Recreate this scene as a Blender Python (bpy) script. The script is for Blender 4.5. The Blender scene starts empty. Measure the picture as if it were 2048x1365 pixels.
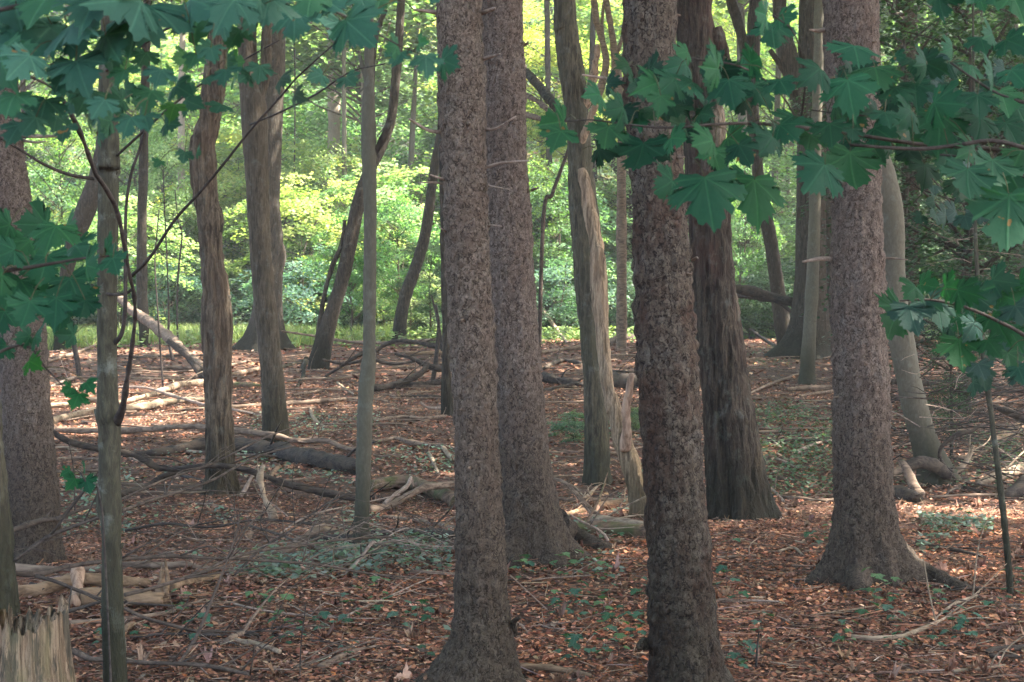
import bpy, math, random
import numpy as np
from mathutils import Vector, Matrix

# ------------------------------------------------------------------ camera, light, exposure
SC = bpy.context.scene
COL = SC.collection
F = 2844.0                      # focal length in photo pixels (photo 2048 x 1365, 50 mm)
EYE = 1.6
PITCH = math.atan(82.5 / F)
cam_d = bpy.data.cameras.new('camera'); cam = bpy.data.objects.new('camera', cam_d); COL.objects.link(cam)
cam_d.sensor_width = 36.0; cam_d.lens = 36.0 * F / 2048.0
cam_d.clip_start = 0.05; cam_d.clip_end = 2000
cam.location = (0, 0, EYE); cam.rotation_euler = (math.pi / 2 - PITCH, 0, 0)
cam_d.dof.use_dof = True; cam_d.dof.focus_distance = 8.0; cam_d.dof.aperture_fstop = 13
SC.camera = cam

SUN_EL, SUN_AZ = math.radians(57), math.radians(88)      # azimuth measured from +Y towards +X
world = bpy.data.worlds.new("World"); SC.world = world; world.use_nodes = True
wn = world.node_tree; bg = wn.nodes['Background']
sky = wn.nodes.new('ShaderNodeTexSky'); sky.sky_type = 'NISHITA'; sky.sun_disc = False
sky.sun_elevation = SUN_EL; sky.sun_rotation = SUN_AZ; sky.dust_density = 4.0; sky.ozone_density = .4; sky.air_density = 1.0
wn.links.new(sky.outputs[0], bg.inputs[0]); bg.inputs[1].default_value = 0.15
sd = bpy.data.lights.new('sun', 'SUN'); sun = bpy.data.objects.new('sun', sd); COL.objects.link(sun)
sd.energy = 5.0; sd.angle = math.radians(0.6); sd.color = (1.0, 0.93, 0.82)
sv = Vector((math.sin(SUN_AZ) * math.cos(SUN_EL), math.cos(SUN_AZ) * math.cos(SUN_EL), math.sin(SUN_EL)))
sun.rotation_euler = sv.to_track_quat('Z', 'Y').to_euler(); sun.location = (30, 30, 60)
SC.view_settings.view_transform = 'Standard'; SC.view_settings.look = 'None'
SC.view_settings.exposure = 2.95; SC.view_settings.gamma = 1.0
cy = SC.cycles
cy.max_bounces = 7; cy.diffuse_bounces = 4; cy.glossy_bounces = 2; cy.transmission_bounces = 4
cy.transparent_max_bounces = 6; cy.volume_bounces = 0; cy.volume_max_steps = 64
cy.sample_clamp_indirect = 6.0; cy.caustics_reflective = False; cy.caustics_refractive = False
cy.use_denoising = True

rnd = random.Random(7)
def hash_(s):
    h = 5381
    for ch in s: h = (h * 33 + ord(ch)) & 0xffffffff
    return h
R = np.random.default_rng(11)

# ------------------------------------------------------------------ noise and terrain
def _h(i, j, k, s):
    n = (i * 374761393 + j * 668265263 + k * 2147483647 + s * 974711) & 0x7fffffff
    n = ((n ^ (n >> 13)) * 1274126177) & 0x7fffffff
    return ((n ^ (n >> 16)) & 0xffff) / 65535.0
def vnoise(p, s=0):
    p = np.asarray(p, float); f = np.floor(p); t = p - f; f = f.astype(np.int64); t = t * t * (3 - 2 * t)
    r = 0
    for a in (0, 1):
        wa = t[..., 0] if a else 1 - t[..., 0]
        for b in (0, 1):
            wb = t[..., 1] if b else 1 - t[..., 1]
            for c in (0, 1):
                wc = t[..., 2] if c else 1 - t[..., 2]
                r = r + wa * wb * wc * _h(f[..., 0] + a, f[..., 1] + b, f[..., 2] + c, s)
    return r * 2 - 1
def fbm(p, o=3, s=0):
    r = 0; a = 1; p = np.asarray(p, float)
    for i in range(o):
        r = r + a * vnoise(p * 2 ** i + 7.3 * i, s + i); a *= .5
    return r
def sm(t):
    t = np.clip(t, 0, 1); return t * t * (3 - 2 * t)
def gh(x, y):
    x = np.asarray(x, float); y = np.asarray(y, float)
    z = 0.60 * sm((y - 13) / 20)
    ridge = 9.0 + 0.35 * np.clip(x, -6, 6) + 0.4 * np.sin(x * .8 + 1)
    z = z + 0.07 * np.exp(-((y - ridge + .7) / 1.1) ** 2) - 0.13 * np.exp(-((y - ridge - 2.2) / 1.7) ** 2)
    z = z - 0.25 * sm((y - 34) / 8) * (1 - sm((y - 42) / 6))
    hy = np.clip(y - 43 + 3 * np.sin(x * .11) + 2 * np.sin(x * .31 + 1), 0, 95)
    z = z + 0.36 * hy * sm(hy / 12)
    q = np.stack([x, y, x * 0], -1)
    z = z + 0.022 * fbm(q * .55, 3, 3) * sm(np.hypot(x, y) / 3)
    z = z + 0.35 * fbm(q * .12, 2, 9) * sm((y - 38) / 12)
    return z
cp, sp = math.cos(PITCH), math.sin(PITCH)
def ray(px, py):
    a = (px - 1024) / F; b = (682.5 - py) / F
    return np.array([a, cp + b * sp, b * cp - sp])
def at(px, py, D):
    r = ray(px, py); r = r * (D / r[1]); return np.array([r[0], r[1], r[2] + EYE])
_ds = np.concatenate([np.arange(3, 40, .02), np.arange(40, 150, .2)])
def gd(px, py):
    r = ray(px, py); P = r[None, :] * (_ds / r[1])[:, None]
    below = (P[:, 2] + EYE) < gh(P[:, 0], P[:, 1])
    i = int(np.argmax(below)) if below.any() else len(_ds) - 1
    return float(_ds[i])
def gp(px, py):
    return at(px, py, gd(px, py))
def pxm(px, D):                                   # photo pixels -> metres at distance D
    return px * D / F

# ------------------------------------------------------------------ mesh helpers
def mesh(name, V, faces, mat=None, smooth=True, cols=None, uv=None):
    """faces: list of int arrays (n,k)"""
    me = bpy.data.meshes.new(name)
    V = np.asarray(V, np.float32)
    faces = [np.asarray(f, np.int32) for f in faces if len(f)]
    me.vertices.add(len(V)); me.vertices.foreach_set('co', V.ravel())
    idx = np.concatenate([f.ravel() for f in faces]); tot = np.concatenate([np.full(len(f), f.shape[1], np.int32) for f in faces])
    st = np.concatenate([[0], np.cumsum(tot)[:-1]]).astype(np.int32)
    me.loops.add(len(idx)); me.loops.foreach_set('vertex_index', idx)
    me.polygons.add(len(tot)); me.polygons.foreach_set('loop_start', st); me.polygons.foreach_set('loop_total', tot)
    if smooth: me.polygons.foreach_set('use_smooth', np.ones(len(tot), bool))
    me.update(calc_edges=True)
    if cols is not None:
        a = me.attributes.new('tint', 'FLOAT_COLOR', 'POINT')
        c = np.ones((len(V), 4), np.float32); c[:, :cols.shape[1]] = cols; a.data.foreach_set('color', c.ravel())
    if uv is not None:
        a = me.attributes.new('leafpos', 'FLOAT_VECTOR', 'POINT')
        c = np.zeros((len(V), 3), np.float32); c[:, :uv.shape[1]] = uv; a.data.foreach_set('vector', c.ravel())
    if mat: me.materials.append(mat)
    return me
def link(name, me, parent=None, loc=(0, 0, 0), rz=0, sc=None):
    o = bpy.data.objects.new(name, me); COL.objects.link(o)
    o.location = [float(v) for v in loc]; o.rotation_euler = (0, 0, rz)
    if sc is not None: o.scale = (sc, sc, sc) if isinstance(sc, (int, float)) else sc
    if parent: o.parent = parent
    return o
def tag(o, label=None, cat=None, group=None, kind=None):
    if label: o['label'] = label
    if cat: o['category'] = cat
    if group: o['group'] = group
    if kind: o['kind'] = kind
    return o
def thing(name, label, cat, loc, group=None):
    return tag(link(name, None, None, loc), label, cat, group)
class Acc:
    """collects tubes and leaves into one mesh"""
    def __init__(s): s.V = []; s.Fq = []; s.Ft = []; s.n = 0; s.C = []; s.U = []
    def add(s, V, q=None, t=None, c=None, u=None):
        V = np.asarray(V, float)
        if q is not None and len(q): s.Fq.append(np.asarray(q) + s.n)
        if t is not None and len(t): s.Ft.append(np.asarray(t) + s.n)
        s.V.append(V); s.n += len(V)
        if c is not None: s.C.append(c)
        if u is not None: s.U.append(u)
    def mesh(s, name, mat, smooth=True):
        f = []
        if s.Fq: f.append(np.concatenate(s.Fq))
        if s.Ft: f.append(np.concatenate(s.Ft))
        return mesh(name, np.concatenate(s.V), f, mat, smooth, np.concatenate(s.C) if s.C else None, np.concatenate(s.U) if s.U else None)
def spline(P, ds, kn=None):
    P = np.asarray(P, float)
    if len(P) == 2: P = np.array([P[0], (P[0] + P[1]) / 2, P[1]])
    Q = np.vstack([2 * P[0] - P[1], P, 2 * P[-1] - P[-2]]); out = []
    for i in range(len(P) - 1):
        a, b, c, d = Q[i:i + 4]; L = np.linalg.norm((c - b)[:3]); n = max(1, int(math.ceil(L / ds)))
        t = (np.arange(n) / n)[:, None]
        out.append(.5 * ((2 * b) + (c - a) * t + (2 * a - 5 * b + 4 * c - d) * t ** 2 + (3 * b - a - 3 * c + d) * t ** 3))
    out.append(P[-1][None]); return np.vstack(out)
def tube(P4, seg=8, ds=.05, disp=None, cap=True, jag=0, lobes=None, spl=True):
    """P4: (x,y,z,r) rows"""
    S = spline(P4, ds) if spl else np.asarray(P4, float)
    C, r = S[:, :3], np.maximum(S[:, 3], 0.0006)
    T = np.gradient(C, axis=0); T /= np.linalg.norm(T, axis=1)[:, None] + 1e-9
    up = np.array([1., 0, 0]) if abs(T[0][0]) < .8 else np.array([0, 1., 0])
    N = np.zeros_like(C); n = up - T[0] * (up @ T[0]); n /= np.linalg.norm(n)
    for i in range(len(C)):
        n = n - T[i] * (n @ T[i]); n /= np.linalg.norm(n) + 1e-9; N[i] = n
    B = np.cross(T, N)
    th = np.linspace(0, 2 * math.pi, seg, endpoint=False)
    D = N[:, None, :] * np.cos(th)[None, :, None] + B[:, None, :] * np.sin(th)[None, :, None]
    rr = np.repeat(r[:, None], seg, 1)
    if lobes:
        az = np.arctan2(D[..., 1], D[..., 0]); hh = C[:, 2][:, None]
        for (ang, amp, hs, wd) in lobes:
            d = np.angle(np.exp(1j * (az - math.radians(ang))))
            rr = rr * (1 + amp * np.exp(-np.clip(hh, 0, 9) / hs) * np.exp(-(d / wd) ** 2))
    V = C[:, None, :] + D * rr[..., None]
    if disp is not None: V = V + D * disp(V, rr, D)[..., None]
    if jag:                                        # splintered end
        k = np.abs(vnoise(np.stack([np.cos(th) * 4, np.sin(th) * 4, th * 0], -1), 5)) + .5 * R.random(seg)
        V[-1] += T[-1] * (k * jag)[:, None]
    m = len(C); V = V.reshape(-1, 3)
    i = np.arange(m - 1)[:, None] * seg; j = np.arange(seg)[None]; j2 = (j + 1) % seg
    q = np.stack([i + j, i + j2, i + seg + j2, i + seg + j], -1).reshape(-1, 4)
    t = None
    if cap:
        V = np.vstack([V, C[-1] + T[-1] * (-.3 * jag), C[0]]); a = (m - 1) * seg; k = np.arange(seg); k2 = (k + 1) % seg
        t = np.vstack([np.stack([a + k, a + k2, np.full(seg, m * seg)], -1), np.stack([k2, k, np.full(seg, m * seg + 1)], -1)])
    return V, q, t
def d_spruce(a=.006, o=0):
    def f(V, rr, D):
        q = V + o
        n = np.abs(vnoise(q * [26, 26, 19], 1)); c = vnoise(q * [60, 60, 45], 2)
        return a * (1.6 * n - .5 + .45 * c) + .010 * vnoise(q * 3, 4) * np.minimum(1, rr / .1)
    return f
def d_furrow(a=.008, o=0, fr=26):
    def f(V, rr, D):
        q = V + o; w = vnoise(q * [5, 5, 6], 8) * .035
        n = 1 - 2 * np.abs(vnoise((q + w[..., None]) * [fr, fr, 4.2], 1)); c = vnoise(q * [70, 70, 12], 2)
        return a * (n * .8 + .35 * c) + .013 * vnoise(q * [4, 4, 1.5], 4) * np.minimum(1, rr / .1)
    return f
def d_smooth(a=.002, o=0):
    def f(V, rr, D): return a * vnoise(V * [8, 8, 30] + o, 1) + .12 * rr * vnoise(V * 3 + o, 4)
    return f

# ------------------------------------------------------------------ materials
def newmat(name):
    m = bpy.data.materials.new(name); m.use_nodes = True; nt = m.node_tree; nt.nodes.clear()
    out = nt.nodes.new('ShaderNodeOutputMaterial'); return m, nt, out
def N(nt, t, **kw):
    n = nt.nodes.new(t)
    for k, v in kw.items():
        if k in ('operation', 'blend_type', 'data_type', 'feature', 'attribute_name', 'noise_dimensions', 'interpolation_type', 'distance', 'vector_type'): setattr(n, k, v)
    return n
def ramp(nt, src, stops):
    n = nt.nodes.new('ShaderNodeValToRGB'); e = n.color_ramp.elements
    while len(e) < len(stops): e.new(.5)
    for i, (p, c) in enumerate(stops):
        e[i].position = p; e[i].color = (c, c, c, 1) if isinstance(c, (int, float)) else (*c, 1)
    nt.links.new(src, n.inputs[0]); return n.outputs[0]
def mixc(nt, f, a, b, bt='MIX'):
    n = nt.nodes.new('ShaderNodeMix'); n.data_type = 'RGBA'; n.blend_type = bt
    for s, v in ((0, f), (6, a), (7, b)):
        if hasattr(v, 'is_output'): nt.links.new(v, n.inputs[s])
        elif s == 0: n.inputs[0].default_value = v
        else: n.inputs[s].default_value = (*v, 1)
    return n.outputs[2]
def math_(nt, op, a, b=0.0, c=None):
    n = nt.nodes.new('ShaderNodeMath'); n.operation = op
    for s, v in ((0, a), (1, b), (2, c)):
        if v is None: continue
        if hasattr(v, 'is_output'): nt.links.new(v, n.inputs[s])
        else: n.inputs[s].default_value = v
    return n.outputs[0]
def coords(nt, scale=(1, 1, 1), rand=True):
    tc = nt.nodes.new('ShaderNodeTexCoord'); v = tc.outputs['Object']
    if rand:
        oi = nt.nodes.new('ShaderNodeObjectInfo'); mu = nt.nodes.new('ShaderNodeMath'); mu.operation = 'MULTIPLY'; mu.inputs[1].default_value = 37.0
        nt.links.new(oi.outputs['Random'], mu.inputs[0]); ad = nt.nodes.new('ShaderNodeVectorMath'); ad.operation = 'ADD'
        nt.links.new(v, ad.inputs[0]); nt.links.new(mu.outputs[0], ad.inputs[1]); v = ad.outputs[0]
    return v, tc
def scaled(nt, v, s):
    n = nt.nodes.new('ShaderNodeVectorMath'); n.operation = 'MULTIPLY'; nt.links.new(v, n.inputs[0]); n.inputs[1].default_value = s; return n.outputs[0]
def noise(nt, v, scale, detail=4, rough=.6, dist=0):
    n = nt.nodes.new('ShaderNodeTexNoise'); n.inputs['Scale'].default_value = scale; n.inputs['Detail'].default_value = detail
    n.inputs['Roughness'].default_value = rough; n.inputs['Distortion'].default_value = dist
    nt.links.new(v, n.inputs['Vector']); return n.outputs['Fac']
def finish(nt, out, col, rough=.9, bump=None, bs=.6, bd=.01, spec=.2):
    p = nt.nodes.new('ShaderNodeBsdfPrincipled'); nt.links.new(col, p.inputs['Base Color'])
    if hasattr(rough, 'is_output'): nt.links.new(rough, p.inputs['Roughness'])
    else: p.inputs['Roughness'].default_value = rough
    p.inputs['Specular IOR Level'].default_value = spec
    if bump is not None:
        b = nt.nodes.new('ShaderNodeBump'); b.inputs['Strength'].default_value = bs; b.inputs['Distance'].default_value = bd
        nt.links.new(bump, b.inputs['Height']); nt.links.new(b.outputs[0], p.inputs['Normal'])
    nt.links.new(p.outputs[0], out.inputs[0]); return p

def warm(c): return (c[0] * .97, c[1] * 1.0, c[2] * .95)
def bark_spruce(name, c_hi, c_mid, c_crack, c_red, moss=(.042, .038, .031), redamt=.5, sc=1.0):
    c_hi, c_mid, c_crack, c_red = warm(c_hi), warm(c_mid), warm(c_crack), warm(c_red)
    m, nt, out = newmat(name); v, tc = coords(nt)
    d = nt.nodes.new('ShaderNodeTexNoise'); d.inputs['Scale'].default_value = 30; d.inputs['Detail'].default_value = 4; nt.links.new(v, d.inputs['Vector'])
    dm = scaled(nt, d.outputs['Color'], (.05, .05, .07)); ad = N(nt, 'ShaderNodeVectorMath', operation='ADD'); nt.links.new(v, ad.inputs[0]); nt.links.new(dm, ad.inputs[1])
    w = scaled(nt, ad.outputs[0], (1, 1, .7))
    vo = N(nt, 'ShaderNodeTexVoronoi', feature='DISTANCE_TO_EDGE'); vo.inputs['Scale'].default_value = 74 * sc; nt.links.new(w, vo.inputs['Vector'])
    vc = N(nt, 'ShaderNodeTexVoronoi', feature='F1'); vc.inputs['Scale'].default_value = 74 * sc; nt.links.new(w, vc.inputs['Vector'])
    fine = noise(nt, v, 120, 4, .75); mid = noise(nt, scaled(nt, v, (1, 1, .6)), 52, 5, .7, .6)
    edge = ramp(nt, math_(nt, 'ADD', vo.outputs['Distance'], math_(nt, 'MULTIPLY', math_(nt, 'SUBTRACT', mid, .5), .9)), [(-.06, 0), (.05, .8), (.2, 1)])
    sep = nt.nodes.new('ShaderNodeSeparateColor'); nt.links.new(vc.outputs['Color'], sep.inputs[0])
    plate = mixc(nt, ramp(nt, math_(nt, 'ADD', math_(nt, 'MULTIPLY', sep.outputs[0], .45), math_(nt, 'MULTIPLY', mid, .6)), [(.3, 0), (.75, 1)]), c_mid, c_hi)
    plate = mixc(nt, ramp(nt, fine, [(.36, .65), (.58, 0)]), plate, tuple(x * .5 for x in c_mid))
    big = noise(nt, scaled(nt, v, (1, 1, .5)), 5.5, 5, .7)
    plate = mixc(nt, ramp(nt, big, [(.46, 0), (.6, redamt)]), plate, c_red)
    plate = mixc(nt, ramp(nt, noise(nt, v, 9, 5, .7), [(.54, 0), (.70, .3)]), plate, (.17, .165, .155))
    col = mixc(nt, edge, c_crack, plate)
    col = mixc(nt, ramp(nt, noise(nt, scaled(nt, v, (1, 1, .6)), 3.5, 5, .7), [(.54, 0), (.70, .38)]), col, tuple(x * .5 for x in c_mid))
    sx = nt.nodes.new('ShaderNodeSeparateXYZ'); nt.links.new(tc.outputs['Object'], sx.inputs[0])
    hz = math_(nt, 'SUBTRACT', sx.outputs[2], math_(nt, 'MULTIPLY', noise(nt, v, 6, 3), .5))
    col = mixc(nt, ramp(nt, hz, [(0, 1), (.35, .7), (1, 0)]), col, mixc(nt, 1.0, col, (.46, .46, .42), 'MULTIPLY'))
    hgt = math_(nt, 'ADD', math_(nt, 'MULTIPLY', edge, .5), math_(nt, 'ADD', math_(nt, 'MULTIPLY', fine, .5), math_(nt, 'ADD', math_(nt, 'MULTIPLY', mid, .8), math_(nt, 'MULTIPLY', sep.outputs[1], .3))))
    finish(nt, out, col, .92, hgt, 1.0, .014); return m
def bark_furrow(name, c_hi, c_lo, c_alt=None, sc=1.0, stretch=.15, moss=(.034, .036, .024), mossh=.35, bd=.015, contrast=1.0, lichen=.4):
    c_hi, c_lo = warm(c_hi), warm(c_lo)
    m, nt, out = newmat(name); v, tc = coords(nt)
    n1 = noise(nt, scaled(nt, v, (1, 1, stretch)), 42 * sc, 4, .6, .5); n2 = noise(nt, scaled(nt, v, (1, 1, .25)), 120, 3, .7)
    k = .5 - .13 / contrast, .5 + .1 / contrast
    f = ramp(nt, n1, [(k[0], 0), (k[1], 1)])
    col = mixc(nt, f, c_lo, c_hi)
    col = mixc(nt, ramp(nt, n2, [(.35, .5), (.6, 0)]), col, c_lo)
    big = noise(nt, scaled(nt, v, (1, 1, .4)), 4, 5, .65)
    col = mixc(nt, ramp(nt, big, [(.45, 0), (.68, .7)]), col, c_alt or tuple(x * .6 for x in c_hi))
    col = mixc(nt, ramp(nt, noise(nt, v, 10, 5, .7), [(.55, 0), (.7, lichen)]), col, (.17, .18, .15))
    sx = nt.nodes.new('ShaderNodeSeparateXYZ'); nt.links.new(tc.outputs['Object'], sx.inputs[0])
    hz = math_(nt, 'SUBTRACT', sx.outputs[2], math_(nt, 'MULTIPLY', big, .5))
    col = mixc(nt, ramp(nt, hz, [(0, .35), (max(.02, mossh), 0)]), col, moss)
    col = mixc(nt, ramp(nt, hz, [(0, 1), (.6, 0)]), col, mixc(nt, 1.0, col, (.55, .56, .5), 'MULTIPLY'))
    hgt = math_(nt, 'ADD', n1, math_(nt, 'MULTIPLY', n2, .6))
    finish(nt, out, col, .92, hgt, 1.0, bd); return m
def wood(name, c_hi, c_lo, stretch=(.12, 1, 1), c_alt=None, sc=30):
    m, nt, out = newmat(name); v, tc = coords(nt)
    n1 = noise(nt, scaled(nt, v, stretch), sc, 5, .65, .4); n2 = noise(nt, v, 7, 4, .6)
    col = mixc(nt, ramp(nt, n1, [(.36, 0), (.6, 1)]), c_lo, c_hi)
    col = mixc(nt, ramp(nt, n2, [(.46, 0), (.64, .8)]), col, c_alt or tuple(x * .5 for x in c_hi))
    finish(nt, out, col, .9, n1, .8, .01); return m
def leafmat(name, tr_mul=(1.6, 1.75, .8), tr=.5, rough=.55, spec=.25, veins=False, hueobj=.0, base=None):
    m, nt, out = newmat(name)
    if base is None:
        at_ = N(nt, 'ShaderNodeAttribute', attribute_name='tint'); col = at_.outputs['Color']
    else:
        r_ = nt.nodes.new('ShaderNodeRGB'); r_.outputs[0].default_value = (*base, 1); col = r_.outputs[0]
    if hueobj:
        oi = nt.nodes.new('ShaderNodeObjectInfo')
        col = mixc(nt, ramp(nt, oi.outputs['Random'], [(0, hueobj), (.35, 0)]), col, mixc(nt, 1.0, col, (1.8, 1.25, .6), 'MULTIPLY'))
        col = mixc(nt, ramp(nt, oi.outputs['Random'], [(.65, 0), (1, hueobj)]), col, mixc(nt, 1.0, col, (.65, .9, 1.25), 'MULTIPLY'))
    p = nt.nodes.new('ShaderNodeBsdfPrincipled'); p.inputs['Roughness'].default_value = rough; p.inputs['Specular IOR Level'].default_value = spec
    if veins:
        la = N(nt, 'ShaderNodeAttribute', attribute_name='leafpos'); sx = nt.nodes.new('ShaderNodeSeparateXYZ'); nt.links.new(la.outputs['Vector'], sx.inputs[0])
        vx = math_(nt, 'ABSOLUTE', sx.outputs[0]); vy = sx.outputs[1]; best = None
        for ang in (90, 38, -12):
            c, s = math.cos(math.radians(ang)), math.sin(math.radians(ang))
            d = math_(nt, 'ABSOLUTE', math_(nt, 'SUBTRACT', math_(nt, 'MULTIPLY', vx, s), math_(nt, 'MULTIPLY', vy, c)))
            dot = math_(nt, 'ADD', math_(nt, 'MULTIPLY', vx, c), math_(nt, 'MULTIPLY', vy, s))
            d = math_(nt, 'ADD', d, math_(nt, 'MULTIPLY', math_(nt, 'LESS_THAN', dot, 0), 9))
            best = d if best is None else math_(nt, 'MINIMUM', best, d)
        vein = ramp(nt, best, [(0, 1), (.008, .8), (.022, 0)])
        geo = nt.nodes.new('ShaderNodeNewGeometry'); spots = ramp(nt, noise(nt, geo.outputs['Position'], 42, 2, .5), [(.72, 0), (.74, 1)])
        nz = noise(nt, la.outputs['Vector'], 9, 4, .6)
        col = mixc(nt, math_(nt, 'MULTIPLY', vein, .6), col, mixc(nt, 1.0, col, (2.2, 1.8, 1.7), 'MULTIPLY'))
        col = mixc(nt, ramp(nt, nz, [(.35, .35), (.6, 0)]), col, mixc(nt, 1.0, col, (.6, .7, .7), 'MULTIPLY'))
        col = mixc(nt, spots, col, (.16, .09, .03))
        b = nt.nodes.new('ShaderNodeBump'); b.inputs['Strength'].default_value = .45; b.inputs['Distance'].default_value = .003
        nt.links.new(math_(nt, 'ADD', math_(nt, 'MULTIPLY', vein, -.7), math_(nt, 'MULTIPLY', noise(nt, la.outputs['Vector'], 16, 3, .6), .5)), b.inputs['Height']); nt.links.new(b.outputs[0], p.inputs['Normal'])
    nt.links.new(col, p.inputs['Base Color'])
    tl = nt.nodes.new('ShaderNodeBsdfTranslucent'); nt.links.new(mixc(nt, 1.0, col, tr_mul, 'MULTIPLY'), tl.inputs[0])
    mx = nt.nodes.new('ShaderNodeMixShader'); mx.inputs[0].default_value = tr
    nt.links.new(p.outputs[0], mx.inputs[1]); nt.links.new(tl.outputs[0], mx.inputs[2]); nt.links.new(mx.outputs[0], out.inputs[0]); return m
def tintmat(name, rough=.9, spec=.15, bump=0):
    m, nt, out = newmat(name); at_ = N(nt, 'ShaderNodeAttribute', attribute_name='tint')
    v, tc = coords(nt, rand=False); n = noise(nt, v, 90, 3, .7)
    col = mixc(nt, ramp(nt, n, [(.35, .45), (.6, 0)]), at_.outputs['Color'], mixc(nt, 1.0, at_.outputs['Color'], (.5, .5, .5), 'MULTIPLY'))
    finish(nt, out, col, rough, n, .4, .003, spec); return m

M = {}
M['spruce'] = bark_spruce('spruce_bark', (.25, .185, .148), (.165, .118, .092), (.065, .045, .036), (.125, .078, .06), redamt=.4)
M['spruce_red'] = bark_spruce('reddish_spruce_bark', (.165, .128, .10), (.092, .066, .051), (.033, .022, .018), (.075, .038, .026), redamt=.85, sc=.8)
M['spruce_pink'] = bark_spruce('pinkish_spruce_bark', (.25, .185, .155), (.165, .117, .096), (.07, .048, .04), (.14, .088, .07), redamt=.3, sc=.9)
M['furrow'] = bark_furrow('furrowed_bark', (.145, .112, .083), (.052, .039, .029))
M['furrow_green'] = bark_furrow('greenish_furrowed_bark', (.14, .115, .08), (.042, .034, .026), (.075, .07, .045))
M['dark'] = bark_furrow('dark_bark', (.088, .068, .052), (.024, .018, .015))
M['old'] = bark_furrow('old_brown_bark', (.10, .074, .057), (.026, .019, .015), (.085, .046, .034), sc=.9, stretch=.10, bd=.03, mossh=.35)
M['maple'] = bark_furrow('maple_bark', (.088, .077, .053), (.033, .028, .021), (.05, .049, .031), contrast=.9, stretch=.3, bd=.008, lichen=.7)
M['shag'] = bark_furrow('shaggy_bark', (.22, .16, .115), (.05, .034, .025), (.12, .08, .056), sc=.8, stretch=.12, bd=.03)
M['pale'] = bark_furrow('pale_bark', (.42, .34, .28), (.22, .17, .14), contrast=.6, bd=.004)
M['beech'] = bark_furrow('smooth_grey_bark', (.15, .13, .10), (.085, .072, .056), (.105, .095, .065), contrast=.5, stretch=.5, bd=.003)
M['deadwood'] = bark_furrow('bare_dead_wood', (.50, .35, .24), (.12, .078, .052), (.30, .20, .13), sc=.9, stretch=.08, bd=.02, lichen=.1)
M['twig'] = wood('twig_bark', (.115, .085, .065), (.04, .03, .024), (1, 1, 1))
M['darktwig'] = wood('dark_twig_bark', (.075, .06, .05), (.028, .022, .019), (1, 1, 1))
M['stub'] = wood('dead_twig_wood', (.36, .27, .21), (.17, .12, .09), (1, 1, 1))
M['petiole'] = wood('petiole', (.09, .085, .04), (.05, .05, .025), (1, 1, 1))
M['log'] = wood('fallen_branch_wood', (.24, .17, .12), (.07, .047, .035), (.15, 1, 1))
M['logpale'] = wood('pale_fallen_wood', (.33, .25, .17), (.12, .08, .055), (.15, 1, 1), (.2, .15, .10))
M['logdark'] = wood('dark_rotten_wood', (.060, .047, .038), (.016, .012, .010), (.25, 1, 1), (.09, .066, .046), 55)
M['logtan'] = wood('tan_log_wood', (.29, .19, .115), (.11, .07, .042), (.15, 1, 1))
M['logmoss'] = wood('mossy_log_wood', (.20, .13, .085), (.055, .036, .026), (.15, 1, 1), (.07, .085, .03))
M['snag'] = wood('splintered_pale_wood', (.46, .31, .215), (.17, .10, .065), (1, 1, .12))

def palette(n, cols, w, jit=.18):
    cols = np.array(cols); i = R.choice(len(cols), n, p=np.array(w) / sum(w)); c = cols[i]
    return np.clip(c * (1 + jit * R.standard_normal((n, 1))) * (1 + .06 * R.standard_normal((n, 3))), .002, 1)

# ------------------------------------------------------------------ ground
def build_ground():
    def axis(a, near, far, n1, n2):
        inner = np.linspace(-near, near, n1); k = np.linspace(0, 1, n2)[1:]; outer = near + (far - near) * k ** 2.2
        return np.concatenate([-outer[::-1], inner, outer]) + a
    xs = axis(0, 9, 500, 260, 60); ys = np.concatenate([-np.linspace(0, 1, 25)[::-1][:-1] ** 2 * 200 + 2, np.arange(2.0, 20, .07), np.arange(20, 60, .35), 60 + np.linspace(0, 1, 70) ** 1.8 * 700])
    X, Y = np.meshgrid(xs, ys); Z = gh(X, Y)
    q = np.stack([X, Y, X * 0], -1); Z = Z + .012 * fbm(q * 4, 3, 21)
    V = np.stack([X, Y, Z], -1).reshape(-1, 3); nx = len(xs); i = np.arange(len(ys) - 1)[:, None] * nx; j = np.arange(nx - 1)[None]
    q4 = np.stack([i + j, i + j + 1, i + nx + j + 1, i + nx + j], -1).reshape(-1, 4)
    m, nt, out = newmat('leaf_litter_soil'); v, tc = coords(nt, rand=False)
    n1 = noise(nt, v, 26, 6, .72, .3); n2 = noise(nt, v, 1.1, 5, .6); n3 = noise(nt, v, 75, 4, .7)
    col = ramp(nt, n1, [(.32, (.030, .018, .013)), (.46, (.085, .045, .030)), (.56, (.19, .10, .066)), (.68, (.34, .21, .145))])
    col = mixc(nt, ramp(nt, n3, [(.4, .7), (.6, 0)]), col, (.04, .024, .018))
    col = mixc(nt, ramp(nt, n2, [(.42, 0), (.62, .55)]), col, (.085, .060, .042))
    vor = N(nt, 'ShaderNodeTexVoronoi', feature='F1'); vor.inputs['Scale'].default_value = 11; nt.links.new(v, vor.inputs['Vector'])
    sp_ = nt.nodes.new('ShaderNodeSeparateXYZ'); nt.links.new(tc.outputs['Object'], sp_.inputs[0])
    far = ramp(nt, math_(nt, 'MULTIPLY', sp_.outputs[1], .01), [(.36, 0), (.46, 1)])
    hillc = ramp(nt, noise(nt, v, .6, 6, .7), [(.35, (.030, .028, .018)), (.52, (.045, .075, .03)), (.62, (.10, .06, .035))])
    col = mixc(nt, far, col, hillc)
    finish(nt, out, col, .95, math_(nt, 'ADD', n1, n3), .8, .03)
    o = link('forest_floor', mesh('forest_floor', V, [q4], m)); tag(o, kind='structure')
build_ground()

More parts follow.
